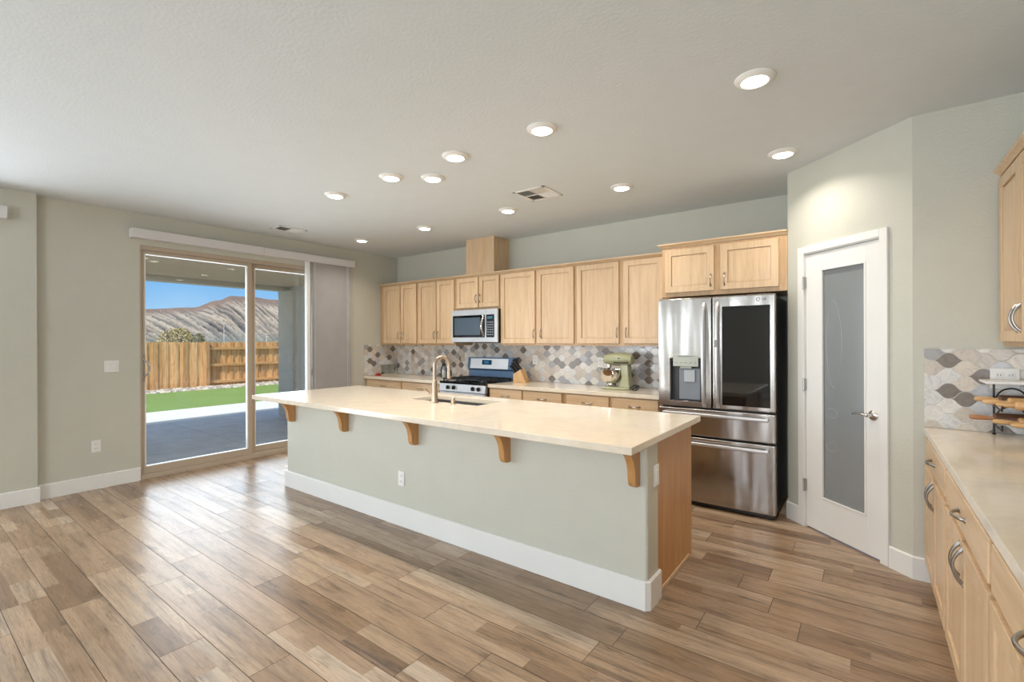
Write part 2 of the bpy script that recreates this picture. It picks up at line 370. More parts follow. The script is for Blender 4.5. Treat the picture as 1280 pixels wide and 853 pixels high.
b = B(); b.prism([(D1.x, YW), (XR+.15, YW), (XR+.15, YW+.11), (D1.x+.045, YW+.11)], 'z', 0, H); b.build('wall_end', wall_m, kind='structure', smooth=False)

# baseboards
def bb(name, pts, h=.135, t=.014):
    """pts: polyline on the wall face, room on the right-hand side when walking along it"""
    b = B(); n_ = len(pts); P2 = [Vector(p) for p in pts]; offs = []
    for i in range(n_):
        ns = []
        if i > 0: d = (P2[i]-P2[i-1]).normalized(); ns.append(Vector((d.y, -d.x)))
        if i < n_-1: d = (P2[i+1]-P2[i]).normalized(); ns.append(Vector((d.y, -d.x)))
        m_ = sum(ns, Vector((0, 0))).normalized(); offs.append(m_ / max(.3, m_.dot(ns[0])))
    prof = [(0, 0), (t, 0), (t, h-.006), (t-.005, h), (0, h)]
    vs = [(P2[i].x+offs[i].x*a, P2[i].y+offs[i].y*a, z) for i in range(n_) for a, z in prof]; k = len(prof)
    fs = [(i*k+j, i*k+(j+1) % k, (i+1)*k+(j+1) % k, (i+1)*k+j) for i in range(n_-1) for j in range(k)]
    fs += [tuple(range(k)), tuple(range((n_-1)*k, n_*k))[::-1]]
    b._faces(vs, fs); return b.build(name, trim_m, kind='structure', smooth=False)
bb('baseboard_left', [(XN, .46), (XN, .862), (XL, .862+.0), (XL, SD0-.003)])
bb('baseboard_left_far', [(XL, SD1+.003), (XL, 4.36)])
bb('baseboard_end', [(D0.x, 4.55), (D0.x, D0.y), tuple((D0+dd*.117).xy)])
bb('baseboard_pantry', [tuple((D0+dd*.848).xy), (D1.x, YW), (.372, YW)])
bb('baseboard_right', [(XR, .9), (XR, YF)]); bb('baseboard_front', [(XR, YF), (XL, YF)])

# window frames of the room behind
for i, (x0, xw_) in enumerate(((-5.9, 1.1), (-1.5, 1.9))):
    r = empty('window_%d' % (i+1), (x0+xw_/2, YF-.08, .6), kind='structure'); b = B()
    for a in ((x0, x0+.05, .6, 2.3), (x0+xw_-.05, x0+xw_, .6, 2.3), (x0, x0+xw_, .6, .65), (x0, x0+xw_, 2.25, 2.3), (x0+xw_/2-.02, x0+xw_/2+.02, .65, 2.25)): b.box(a[0], a[1], YF-.11, YF-.05, a[2], a[3])
    b.build('window_frame', trim_m, r, smooth=False)
r = empty('window_3', (XN-.1, -.77, 0), kind='structure'); b = B()
for a in ((-2.0, -1.94, 0, 2.4), (.40, .46, 0, 2.4), (-2, .46, 0, .06), (-2, .46, 2.34, 2.4), (-.80, -.74, .06, 2.34)): b.box(XN-.13, XN-.06, a[0], a[1], a[2], a[3])
b.build('window_frame', almond_m, r, smooth=False)

# ------------------------------------------------------------------ sliding patio door
dr = empty('door_1', (XL-.06, (SD0+SD1)/2, 0), kind='structure')
b = B(); xf0, xf1 = XL-.15, XL-.004
b.box(xf0, xf1, SD0, SD0+.016, 0, SDH, .002); b.box(xf0, xf1, SD1-.03, SD1, 0, SDH, .002)
b.box(xf0+.001, xf1-.001, SD0+.014, SD1-.028, SDH-.045, SDH-.001, .002); b.box(xf0+.001, xf1+.012, SD0+.001, SD1-.001, 0, .05, .003)
b.build('frame', almond_m, dr)
def panel(name, y0, y1, x0, x1, s0, s1, rb, rt):
    p = B()
    p.box(x0, x1, y0, y0+s0, .05, SDH-.045, .004); p.box(x0, x1, y1-s1, y1, .05, SDH-.045, .004)
    p.box(x0+.001, x1-.001, y0+s0-.006, y1-s1+.006, .051, rb, .004); p.box(x0+.001, x1-.001, y0+s0-.006, y1-s1+.006, rt, SDH-.046, .004)
    po = p.build(name, almond_m, dr)
    xc = (x0+x1)/2; q = B(); ga, gb = y0+s0, y1-s1
    for a in ((ga-.002, ga+.007, rb, rt), (gb-.007, gb+.002, rb, rt), (ga, gb, rb-.002, rb+.007), (ga, gb, rt-.007, rt+.002)): q.box(xc-.02, xc+.02, a[0], a[1], a[2], a[3])
    q.build('glazing_bead', white_m, po)
    q = B(); q.box(xc-.003, xc+.003, ga, gb, rb, rt); q.build('glass', glass_m, po, smooth=False)
    return po
p1 = panel('sliding_panel', SD0+.016, 2.765, XL-.062, XL-.022, .032, .052, .125, 2.362)
panel('fixed_panel', 2.735, SD1-.03, XL-.12, XL-.08, .09, .06, .125, 2.352)
b = B(); b.box(XL-.022, XL-.008, 1.645, 1.672, 1.02, 1.32, .004)
b.build('handle_plate', pullm, p1)
b = B(); pts = [(XL-.012+.045*math.sin(PI*i/14), 1.66+.05*math.sin(PI*i/14), 1.06+.20*i/14) for i in range(15)]; b.tube(pts, .008, 10); b.build('handle', pullm, p1)

# blind over the door
bl = empty('panel_blind', (XL+.05, 2.85, 0), label='light grey panel blind with long valance, drawn to the right of the sliding patio door', cat='blind')
b = B(); b.box(XL, XL+.105, 1.545, 2.86, 2.50, 2.595, .003); b.box(XL, XL+.105, 2.862, 4.15, 2.50, 2.595, .003); b.build('valance', valance_m, bl)
b = B()
b.box(XL+.02, XL+.034, 3.50, 4.06, .03, 2.505); b.box(XL+.044, XL+.058, 3.52, 4.10, .03, 2.505)
blf = plain('blind_fabric', (.38, .365, .36), .75, var=.03, bumps=(200, .2, .002)); b.build('fabric_panel', blf, bl)
b = B(); b.box(XL+.012, XL+.075, 3.43, 3.475, .02, 2.505, .004); b.build('leading_rail', white_m, bl)
b = B()
for yy in (3.50, 3.545, 4.045, 4.07): b.box(XL+.052, XL+.066, yy, yy+.011, .03, 2.505, .003)
b.build('panel_edge', plain('vane_edge', (.52, .53, .54), .4), bl)
b = B(); b.tube([(XL+.085, 3.487, 2.5), (XL+.085, 3.487, 1.05)], .0045); b.box(XL+.079, XL+.091, 3.481, 3.493, .98, 1.06, .002); b.build('wand', pullm, bl)
b = B(); b.box(XN, XN+.10, -2.1, .672, 2.495, 2.597, .003)
b.build('blind_valance', valance_m, label='end of a white blind valance high on the nearer left wall', cat='blind')

# ------------------------------------------------------------------ cabinets
def pull(b, x, z, vert=True, L=.105, y=0, proj=.03, r=.0052):
    pts = []; rs = []
    for i in range(13):
        t_ = i/12; a = (t_-.5)*L; p = proj*math.sin(PI*t_)**.75
        pts.append((x, y-p, z+a) if vert else (x+a, y-p, z)); rs.append(r*(1.25-.4*math.sin(PI*t_)))
    b.tube(pts, rs, 8)
    for s_ in (-.5, .5):
        c = (x, y, z+s_*L) if vert else (x+s_*L, y, z)
        b.cyl(c, (c[0], c[1]-.005, c[2]), r*1.9, r*1.5, 10)
def door_b(x0, x1, z0, z1, y=0, t=.022, fw=.058):
    b = B(); yf = y-t
    b.box(x0, x0+fw, yf, y, z0, z1, .004); b.box(x1-fw, x1, yf, y, z0, z1, .004)
    b.box(x0+fw-.004, x1-fw+.004, yf+.0006, y, z0+.0005, z0+fw, .004); b.box(x0+fw-.004, x1-fw+.004, yf+.0006, y, z1-fw, z1-.0005, .004)
    b.box(x0+fw-.004, x1-fw+.004, y-t*.30, y-.001, z0+fw-.004, z1-fw+.004)
    a, c, d, e = x0+fw+.004, x1-fw-.004, z0+fw+.004, z1-fw-.004; k = .026
    y1, y2 = y-t*.42, y-t*.84
    vs = [(a, y1, d), (c, y1, d), (c, y1, e), (a, y1, e), (a+k, y2, d+k), (c-k, y2, d+k), (c-k, y2, e-k), (a+k, y2, e-k)]
    b._faces(vs, [(0, 1, 5, 4), (1, 2, 6, 5), (2, 3, 7, 6), (3, 0, 4, 7), (4, 5, 6, 7)]); return b
def cabinet(name, label, group, loc, rz, W, D, z0, z1, doors, drawers=(), toe=0, Lp=.105, rp_=.0052):
    """local frame: x along the face, face at y=0 looking to -y; z absolute from the root"""
    r = empty(name, loc, rz, label, 'cabinet', group)
    b = B(); b.box(0, W, .019, D, z0+toe, z1)
    if toe: b.box(.01, W-.01, .07, D, z0, z0+toe)
    b.build('cabinet_body', maple_v, r, local=True, smooth=False)
    b = B(); b.box(.0, W, 0, .019, z0+toe, z1); b.build('face_frame', shaded_frame_m, r, local=True, smooth=False)
    for x0, x1, a, c, hx, hz in doors:
        d = door_b(x0, x1, a, c).build('door', maple_v, r, local=True)
        h = B(); pull(h, hx, hz, True, y=-.019, L=Lp, r=rp_); h.build('handle', pullm, d, local=True)
    for x0, x1, a, c in drawers:
        q = B(); q.box(x0, x1, -.019, 0, a, c, .006, seg=3); d = q.build('drawer', maple_h, r, local=True)
        h = B(); pull(h, (x0+x1)/2, (a+c)/2, False, y=-.019, L=Lp, r=rp_); h.build('handle', pullm, d, local=True)
    return r
YU = 4.68
GU = 'maple wall cabinets along the back wall'
def upper(label, xa, xb, doors, zb=1.375):
    zt = 2.285
    ds = [(a-xa, c-xa, zb+.025, 2.264, hx-xa, (zb+.025+.115)) for a, c, hx in doors]
    return cabinet('wall_cabinet', label, GU, (xa, YU, 0), 0, xb-xa, YB-YU-.002, zb, zt, ds)
upper('two-door maple wall cabinet in the far left corner, leftmost of the back run', XL+.005, -5.175, [(-5.93, -5.555, -5.585), (-5.535, -5.195, -5.505)])
upper('two-door maple wall cabinet between the corner cabinet and the microwave', -5.173, -4.425, [(-5.155, -4.795, -4.825), (-4.778, -4.447, -4.748)])
upper('short two-door maple wall cabinet directly above the microwave', -4.423, -3.662, [(-4.40, -4.022, -4.05), (-4.002, -3.675, -3.985)], 1.842)
upper('maple wall cabinet just right of the microwave, doors apart on a centre stile', -3.66, -2.592, [(-3.647, -3.135, -3.150), (-3.107, -2.613, -3.048)])
upper('maple wall cabinet above the stand mixer, beside the refrigerator', -2.59, -1.535, [(-2.573, -2.073, -2.091), (-2.024, -1.605, -1.989)])
def crown(name, pts, z0, label):
    b = B(); prof = [(0, z0), (.012, z0), (.018, z0+.012), (.034, z0+.022), (.036, z0+.034), (0, z0+.034)]
    P2 = [Vector(p) for p in pts]; n_ = len(P2); offs = []
    for i in range(n_):
        ns = []
        if i > 0: d = (P2[i]-P2[i-1]).normalized(); ns.append(Vector((d.y, -d.x)))
        if i < n_-1: d = (P2[i+1]-P2[i]).normalized(); ns.append(Vector((d.y, -d.x)))
        m_ = sum(ns, Vector((0, 0))).normalized(); offs.append(m_/m_.dot(ns[0]))
    vs = [(P2[i].x+offs[i].x*a, P2[i].y+offs[i].y*a, z) for i in range(n_) for a, z in prof]; k = len(prof)
    b._faces(vs, [(i*k+j, i*k+(j+1) % k, (i+1)*k+(j+1) % k, (i+1)*k+j) for i in range(n_-1) for j in range(k)] + [tuple(range(k)), tuple(range((n_-1)*k, n_*k))[::-1]])
    return b.build(name, maple_h, label=label, cat='molding')
crown('crown_molding', [(XL+.001, YU-.001), (-1.541, YU-.001)], 2.272, 'long maple crown strip running along the top of the back wall cabinets')
# light rail under the uppers
# duct cover above the hood cabinet
b = B(); b.box(-4.25, -3.775, YU+.008, YB, 2.307, H, .002); b.build('duct_cover', maple_v, label='boxed maple duct cover rising from the wall cabinets to the ceiling', cat='duct cover')
# refrigerator cabinet
YC = 4.39
cabinet('wall_cabinet', 'deep two-door maple cabinet over the refrigerator', GU, (-1.515, YC, 0), 0, 1.016, YB-YC-.002, 1.833, 2.285,
        [(.03, .459, 1.869, 2.262, .432, 1.96), (.512, .957, 1.869, 2.262, .545, 1.96)])
crown('crown_molding', [(-1.516, YU-.03), (-1.516, YC-.001), (-.498, YC-.001)], 2.287, 'short maple crown strip on top of the cabinet over the refrigerator')

# back run base cabinets
YL = 4.40
def base_back(label, xa, xb, drawers):
    ds = []; dr_ = []
    for a, c in drawers:
        dr_.append((a-xa, c-xa, .715, .862))
    for i, (a, c) in enumerate(drawers):
        if c-a > .6:
            m_ = (a+c)/2; ds += [(a-xa, m_-xa-.004, .125, .695, m_-xa-.035, .60), (m_-xa+.004, c-xa, .125, .695, m_-xa+.035, .60)]
        else:
            hx = c-xa-.03 if i == 0 else a-xa+.03; ds.append((a-xa, c-xa, .125, .695, hx, .60))
    return cabinet('base_cabinet', label, 'maple base cabinets along the back wall', (xa, YL, 0), 0, xb-xa, YB-YL-.002, 0, .874, ds, dr_, toe=.10)
base_back('maple base cabinet in the corner under the leftmost back counter', XL+.005, -5.195, [(-5.97, -5.212)])
base_back('maple base cabinet just left of the gas range', -5.193, -4.412, [(-5.177, -4.454)])
base_back('maple base cabinet with two drawers side by side, just right of the gas range', -3.618, -2.582, [(-3.60, -3.134), (-3.112, -2.607)])
base_back('maple base cabinet with two drawers below the stand mixer, beside the refrigerator', -2.58, -1.51, [(-2.548, -2.060), (-2.026, -1.556)])
b = B(); b.box(XL, -4.408, 4.368, YB, .875, .914, .004); b.build('countertop', quartz_m, label='cream quartz countertop on the back cabinets, left of the gas range', cat='countertop')
b = B(); b.box(-3.622, -1.505, 4.368, YB, .875, .914, .004); b.build('countertop', quartz_m, label='cream quartz countertop on the back cabinets between range and refrigerator', cat='countertop')
# tile
b = B(); b.box(XL+.010, -1.505, YB-.010, YB-.002, .915, 1.374); b.box(-4.42, -3.66, YB-.010, YB-.002, 1.374, 1.45)
b.build('tile_backsplash', tile_x, label='lantern-shaped marble mosaic tile across the back wall behind the range', cat='backsplash', smooth=False)
b = B(); b.box(XL+.002, XL+.010, 4.372, YB-.002, .915, 1.378); b.build('tile_backsplash', tile_y, label='narrow return of marble mosaic tile on the left wall corner', cat='backsplash', smooth=False)
b = B(); b.box(.281, XR-.002, YW-.009, YW-.002, .915, 1.378)
b.build('tile_backsplash', tile_x, label='lantern-shaped grey and taupe marble tile behind the rolling pins', cat='backsplash', smooth=False)
b = B(); b.box(XR-.009, XR-.002, .96, YW-.009, .915, 1.378); b.build('tile_backsplash', tile_y, label='marble mosaic tile on the right wall along the right counter', cat='backsplash', smooth=False)

# ------------------------------------------------------------------ right run
XF = .302; GR = None
def right_base(label, ya, yb):
    W = ya-yb; m_ = W/2
    return cabinet('base_cabinet', label, 'maple base cabinets of the right-hand run', (XF, ya, 0), -PI/2, W, XR-XF-.002, 0, .874,
                   [(.022, m_-.004, .125, .70, m_-.034, .615), (m_+.004, W-.022, .125, .70, m_+.034, .615)], [(.022, W-.022, .722, .860)], toe=.10, Lp=.13, rp_=.0062)
right_base('maple base cabinet of the right-hand run, the one against the end wall', YW-.003, 2.835)
right_base('maple base cabinet of the right-hand run, second from the end wall', 2.833, 1.90)
right_base('maple base cabinet of the right-hand run, nearest to the viewer', 1.898, .97)
b = B(); b.box(.280, XR, .95, YW, .875, .914, .004); b.build('countertop', quartz_m, label='cream quartz countertop along the right-hand cabinets under the rolling pins', cat='countertop')
W = .90
cabinet('wall_cabinet', 'maple wall cabinet high on the right wall above the rolling pin rack', None, (.611, YW-.003, 0), -PI/2, W, XR-.613, 1.395, 2.33,
        [(.03, .446, 1.42, 2.31, .418, 1.535), (.454, W-.03, 1.42, 2.31, .484, 1.535)], Lp=.125, rp_=.0062)
crown('crown_molding', [(.610, YW-.002), (.610, YW-.905)], 2.332, 'short maple crown strip on the cabinet at the right edge')

# ------------------------------------------------------------------ island
isl = empty('kitchen_island', (-2.77, 2.9, 0), label='long kitchen island with pale green-grey front wall, white baseboard and maple end panel', cat='island')
b = B(); b.box(-4.61, -.926, 2.437, 2.61, 0, .875, .016, seg=3); b.build('pony_wall', wall_m, isl)
b = B(); b.box(-4.60, -.955, 2.611, 3.26, .10, .70); b.box(-4.58, -.975, 2.611, 3.19, 0, .10)
b.box(-4.60, -3.36, 2.611, 3.26, .70, .874); b.box(-2.43, -.955, 2.611, 3.26, .70, .874); b.box(-3.36, -2.43, 3.245, 3.26, .70, .874); b.build('cabinet_body', maple_v, isl, smooth=False)
b = B(); b.box(-.955, -.940, 2.612, 3.28, .0, .874, .002); b.build('end_panel', honey_v, isl)
b = B(); b.box(-.940, -.928, 2.63, 3.20, 0, .028, .005); b.build('shoe_molding', maple_y, isl)
b = B()
hh = .155; t = .015
vs = []; poly = [(-4.61, 2.612), (-4.61, 2.437), (-.94, 2.437), (-.926, 2.451), (-.926, 2.612)]
outp = [(-4.61-t, 2.612), (-4.61-t, 2.437-t), (-.94+.006, 2.437-t), (-.926+t, 2.451-.006), (-.926+t, 2.612)]
k = 5; pr = []
for (ix, iy), (ox, oy) in zip(poly, outp):
    mx_, my_ = ix+(ox-ix)*.6, iy+(oy-iy)*.6
    pr += [(ix, iy, 0), (ox, oy, 0), (ox, oy, hh-.006), (mx_, my_, hh), (ix, iy, hh)]
b._faces(pr, [(i*k+j, i*k+(j+1) % k, (i+1)*k+(j+1) % k, (i+1)*k+j) for i in range(4) for j in range(k)] + [tuple(range(k)), tuple(range(4*k, 5*k))[::-1]])
b.build('baseboard', trim_m, isl, smooth=False)
for i, x in enumerate((-4.47, -3.60, -2.715, -1.85, -.985)):
    b = B(); pts = [(2.437, .874), (2.262, .874), (2.262, .856)]
    for q in range(1, 13):
        a = q/12*PI/2; pts.append((2.262+.105*math.sin(a), .856-.150*(1-math.cos(a))))
    pts += [(2.370, .685), (2.378, .668), (2.396, .656), (2.437, .655)]
    b.prism(pts, 'x', x-.021, x+.021, bev=.003); b.build('corbel', honey_v, isl)
# drawers and doors on the working side of the island
for i in range(4):
    x0 = -4.58+i*.905
    d = B(); d.box(x0+.01, x0+.89, 3.26, 3.279, .715, .862, .005); dd_ = d.build('drawer', maple_h, isl)
    q = B(); q.tube([(x0+.40+.1*j/10, 3.279+.03*math.sin(PI*j/10), .79) for j in range(11)], .005, 8); q.build('handle', pullm, dd_)
    for a, c in ((x0+.01, x0+.446), (x0+.454, x0+.89)):
        d = B(); d.box(a, c, 3.26, 3.272, .125, .695, .003); d.box(a+.06, c-.06, 3.27, 3.279, .185, .635, .006)
        for e0 in ((a, a+.05), (c-.05, c)): d.box(e0[0], e0[1], 3.26, 3.279, .125, .695, .003)
        d.box(a, c, 3.26, 3.279, .125, .175, .003); d.box(a, c, 3.26, 3.279, .645, .695, .003); d.build('door', maple_v, isl)
# top with the sink cut-out
SX0, SX1, SY0, SY1 = -3.30, -2.49, 2.875, 3.235
b = B(); x0, x1, y0, y1, z0, z1 = -4.79, -.907, 2.185, 3.385, .875, .914
o4 = [(x0, y0), (x1, y0), (x1, y1), (x0, y1)]; i4 = [(SX0, SY0), (SX1, SY0), (SX1, SY1), (SX0, SY1)]
vs = [(x, y, z) for z in (z0, z1) for x, y in o4+i4]
fs = []
for q in range(4):
    r_ = (q+1) % 4
    fs += [(q, r_, 4+r_, 4+q), (8+q, 8+r_, 12+r_, 12+q), (q, r_, 8+r_, 8+q), (4+q, 4+r_, 12+r_, 12+q)]
b._faces(vs, fs); top = b.build('countertop', quartz_m, smooth=False, label='large cream quartz countertop overhanging the island', cat='countertop')
mdf = top.modifiers.new('edge', 'BEVEL'); mdf.width = .004; mdf.segments = 2; mdf.limit_method = 'ANGLE'
# sink
sk = empty('kitchen_sink', (-2.895, 3.05, .72), label='undermount stainless sink basin sunk into the island top', cat='sink')
b = B(); g_ = .006
b.box(SX0-.02, SX0+g_, SY0-.02, SY1+.008, .72, .875); b.box(SX1-g_, SX1+.02, SY0-.02, SY1+.008, .72, .875); b.box(SX0, SX1, SY0-.02, SY0+g_, .72, .875); b.box(SX0, SX1, SY1-g_, SY1+.008, .72, .875); b.box(SX0, SX1, SY0, SY1, .715, .725)
b.build('basin', sink_m, sk, smooth=False)
b = B(); b.lathe([(.045, .0), (.045, .004), (.03, .005), (.028, .002)], (-2.895, 3.05, .725)); b.build('drain', chrome_m, sk)
# faucet
fx, fy = -2.898, 2.80
fa = empty('kitchen_faucet', (fx, fy, .914), label='tall champagne gooseneck faucet standing behind the island sink', cat='faucet')
b = B(); b.lathe([(.031, 0), (.031, .006), (.027, .012), (.021, .17), (.0215, .19), (.018, .195)], (fx, fy, .914), 32); b.build('faucet_body', champ_m, fa)
b = B(); R_ = .066; az = math.radians(66); ux, uy = math.cos(az), math.sin(az)
pts = [(fx, fy, .914+.18), (fx, fy, .914+.25), (fx, fy, .914+.30)] + [(fx+ux*(R_-R_*math.cos(a)), fy+uy*(R_-R_*math.cos(a)), .914+.318+R_*math.sin(a)) for a in [PI*i/18 for i in range(19)]]
pts.append((fx+ux*2*R_, fy+uy*2*R_, .914+.30)); b.tube(pts, .0150, 16); b.build('spout', champ_m, fa)
b = B(); b.lathe([(.0165, 0), (.018, -.02), (.020, -.10), (.017, -.105)], (fx+ux*2*R_, fy+uy*2*R_, .914+.305), 20); sp_ = b.build('spray_head', champ_m, fa)
b = B(); b.box(fx+ux*2*R_+.014, fx+ux*2*R_+.023, fy+uy*2*R_-.006, fy+uy*2*R_+.006, 1.135, 1.185, .002); b.build('spray_button', black_m, sp_)
b = B(); b.cyl((fx-.015, fy, .99), (fx-.058, fy-.005, .99), .0115, .0115, 16); b.tube([(fx-.052, fy-.004, .99), (fx-.060, fy-.03, 1.02), (fx-.066, fy-.05, 1.035)], .0058, 8); b.build('lever_handle', champ_m, fa)
b = B(); b.lathe([(.022, 0), (.022, .004), (.0175, .01), (.0165, .055), (.012, .06)], (-2.70, 2.815, .914), 24); b.build('air_gap_cap', champ_m, label='short champagne metal cap on the island top right of the faucet', cat='faucet cap')

# outlets and switches
def plate(name, label, cat, loc, rz, w_, h_, kind='outlet', gangs=1, m=white_m):
    r = empty(name, loc, rz, label, cat, 'wall outlets' if cat == 'outlet' else 'light switches')
    b = B(); b.box(-w_/2, w_/2, -.006, 0, -h_/2, h_/2, .003); b.build('face_plate', m, r, local=True)
    for g_ in range(gangs):
        gx = (g_-(gangs-1)/2)*.046
        if kind == 'outlet':
            for s_ in (-.021, .021):
                b = B(); b.box(gx-.017, gx+.017, -.009, -.005, s_-.014, s_+.014, .003)
                for sx_ in (-.006, .006): b.box(gx+sx_-.0012, gx+sx_+.0012, -.0096, -.0085, s_-.005, s_+.005, mat=1)
                b.build('socket', [m, dark_m], r, local=True)
        else:
            b = B(); b.box(gx-.0165, gx+.0165, -.0105, -.004, -.033, .033, .004); b.build('rocker', m, r, local=True)
    return r
plate('wall_outlet', 'white outlet on the front of the island', 'outlet', (-2.89, 2.437, .367), 0, .072, .115)
plate('light_switch', 'white switch plate on the end of the island wall under the countertop corner', 'outlet', (-.926, 2.566, .69), PI/2, .072, .115, 'switch')
plate('wall_outlet', 'white outlet low on the left wall beside the patio door', 'outlet', (XL, 1.281, .418), PI/2, .072, .115)
plate('light_switch', 'white double rocker switch on the left wall beside the patio door', 'switch', (XL, 1.403, 1.194), PI/2, .116, .115, 'switch', 2)
beige_m = plain('beige_plastic', (.50, .44, .34), .4)
plate('wall_outlet', 'beige outlet in the back tile, leftmost, left of the faucet', 'outlet', (-5.66, YB-.008, 1.17), 0, .072, .115, m=beige_m)
plate('light_switch', 'narrow pale switch plate in the tile just left of the range panel', 'switch', (-4.60, YB-.008, 1.20), 0, .072, .115, 'switch', m=beige_m)
plate('wall_outlet', 'white outlet in the back tile right of the knife block', 'outlet', (-3.36, YB-.008, 1.19), 0, .072, .115)
plate('wall_outlet', 'white outlet in the back tile left of the stand mixer', 'outlet', (-2.45, YB-.008, 1.182), 0, .072, .115)
plate('wall_outlet', 'white double outlet behind the rolling pin rack', 'outlet', (.615, YW-.009, 1.215), 0, .116, .115, 'outlet', 2)

# ------------------------------------------------------------------ microwave
mw = empty('microwave', (-4.04, 4.8, 1.417), label='stainless over-the-range microwave hung below the short wall cabinet', cat='microwave')
b = B(); b.box(-4.415, -3.665, 4.625, YB-.01, 1.425, 1.838, .002); b.build('case', dark_m, mw)
b = B(); b.box(-4.428, -3.835, 4.597, 4.625, 1.417, 1.836, .004)
dr_ = b.build('door', steel2_m, mw)
b = B(); b.box(-4.405, -3.852, 4.592, 4.599, 1.478, 1.765, .003); b.build('door_glass', blackgl_m, dr_)
mwin = plain('microwave_window', (.08, .115, .155), .08, coat=.5)
b = B(); b.box(-4.375, -3.93, 4.590, 4.593, 1.508, 1.735, .001); b.build('window', mwin, dr_)
b = B(); b.tube([(-3.872+.006*0, 4.592-.045*math.sin(PI*i/14), 1.495+.255*i/14) for i in range(15)], .012, 12, flat=1); b.build('handle', chrome_m, dr_)
b = B(); b.box(-3.833, -3.652, 4.597, 4.625, 1.417, 1.836, .004); cp = b.build('control_side', steel2_m, mw)
b = B(); b.box(-3.826, -3.70, 4.592, 4.599, 1.478, 1.765, .003); cp2 = b.build('control_panel', blackgl_m, cp)
b = B()
for r_ in range(6):
    for c_ in range(3): b.box(-3.810+c_*.036, -3.784+c_*.036, 4.590, 4.5925, 1.505+r_*.031, 1.521+r_*.031)
b.build('buttons', greypl_m, cp, smooth=False)
b = B(); b.box(-3.808, -3.722, 4.590, 4.5925, 1.71, 1.745); b.build('display', plain('blue_display', (.05, .16, .22), .2), cp)
b = B(); b.box(-4.40, -3.68, 4.64, 4.95, 1.410, 1.425, .003); b.build('vent_grille', dark_m, mw)

# ------------------------------------------------------------------ range
X0, X1 = -4.398, -3.632; YR = 4.33
rg = empty('gas_range', ((X0+X1)/2, 4.65, 0), label='stainless freestanding gas range with black grates set in the back counter', cat='range')
b = B(); b.box(X0, X1, YR+.045, YB-.03, .03, .895, .003); 
for sx_ in (X0+.04, X1-.07):
    for sy_ in (YR+.08, 4.86): b.box(sx_, sx_+.03, sy_, sy_+.03, 0, .03)
b.build('oven_body', fridge_side_m, rg)
b = B(); b.box(X0-.004, X1+.004, YR+.01, 4.90, .893, .922, .006); b.build('cooktop', blackgl_m, rg)
for gx in (X0+.02, (X0+X1)/2+.003):
    b = B(); gw = .36
    for yy in (YR+.05, 4.60, 4.865): b.box(gx, gx+gw, yy, yy+.014, .942, .956, .003)
    for k_ in range(5): b.box(gx+k_*(gw-.014)/4, gx+k_*(gw-.014)/4+.014, YR+.05, 4.879, .942, .956, .003)
    for fx_ in (gx, gx+gw-.014):
        for yy in (YR+.05, 4.865): b.box(fx_, fx_+.014, yy, yy+.014, .922, .945)
    b.build('grate', black_m, rg)
for bx_ in (X0+.19, X1-.19):
    for by_ in (YR+.19, 4.74):
        b = B(); b.lathe([(.055, 0), (.052, .008), (.036, .009), (.036, .017), (.01, .019)], (bx_, by_, .921), 20); b.build('burner', black_m, rg)
b = B(); b.prism([(YR+.045, .80), (YR+.0, .80), (YR+.012, .893), (YR+.045, .893)], 'x', X0, X1); cpn = b.build('control_panel', steel2_m, rg, smooth=False)
for kx in (-4.245, -4.145, -3.828, -3.735):
    b = B(); b.cyl((kx, YR+.008, .848), (kx, YR-.012, .848), .026, .024, 20); b.box(kx-.007, kx+.007, YR-.026, YR-.010, .826, .870, .003); b.build('knob', blackpl_m, cpn)
b = B(); b.box(X0+.004, X1-.004, YR+.004, YR+.045, .20, .792, .006); od = b.build('oven_door', steel2_m, rg)
b = B(); b.box(X0+.11, X1-.11, YR, YR+.006, .32, .62, .003); b.build('oven_window', blackgl_m, od)
b = B(); b.tube([(X0+.05, YR-.045, .745), (X1-.05, YR-.045, .745)], .014, 14); b.cyl((X0+.07, YR-.045, .745), (X0+.07, YR+.006, .745), .010); b.cyl((X1-.07, YR-.045, .745), (X1-.07, YR+.006, .745), .010); b.build('handle', chrome_m, od)
b = B(); b.box(X0+.004, X1-.004, YR+.008, YR+.045, .04, .192, .006); b.build('storage_drawer', steel2_m, rg)
b = B(); b.box(X0, X1, 4.90, YB-.02, .90, 1.035, .003); b.prism([(4.90, 1.035), (4.875, 1.06), (4.895, 1.208), (YB-.02, 1.208), (YB-.02, 1.035)], 'x', X0-.003, X1+.003, bev=.003); bp = b.build('backguard', blue_m, rg)
b = B(); b.prism([(4.872, 1.062), (4.889, 1.195), (4.893, 1.195), (4.876, 1.062)], 'x', X0+.05, X1-.07); b.build('backguard_face', plain('bright_steel', (.86, .88, .92), .35, metal=.2), bp, smooth=False)
b = B(); b.prism([(4.870, 1.115), (4.8775, 1.178), (4.8815, 1.178), (4.874, 1.115)], 'x', -4.135, -3.975); b.build('clock_display', plain('clock_glass', (.015, .07, .14), .12), bp, smooth=False)
b = B(); b.prism([(4.868, 1.132), (4.872, 1.162), (4.876, 1.162), (4.872, 1.132)], 'x', -4.095, -4.02); b.build('clock_digits', plain('clock_blue', (.02, .20, .40), .3), bp, smooth=False)

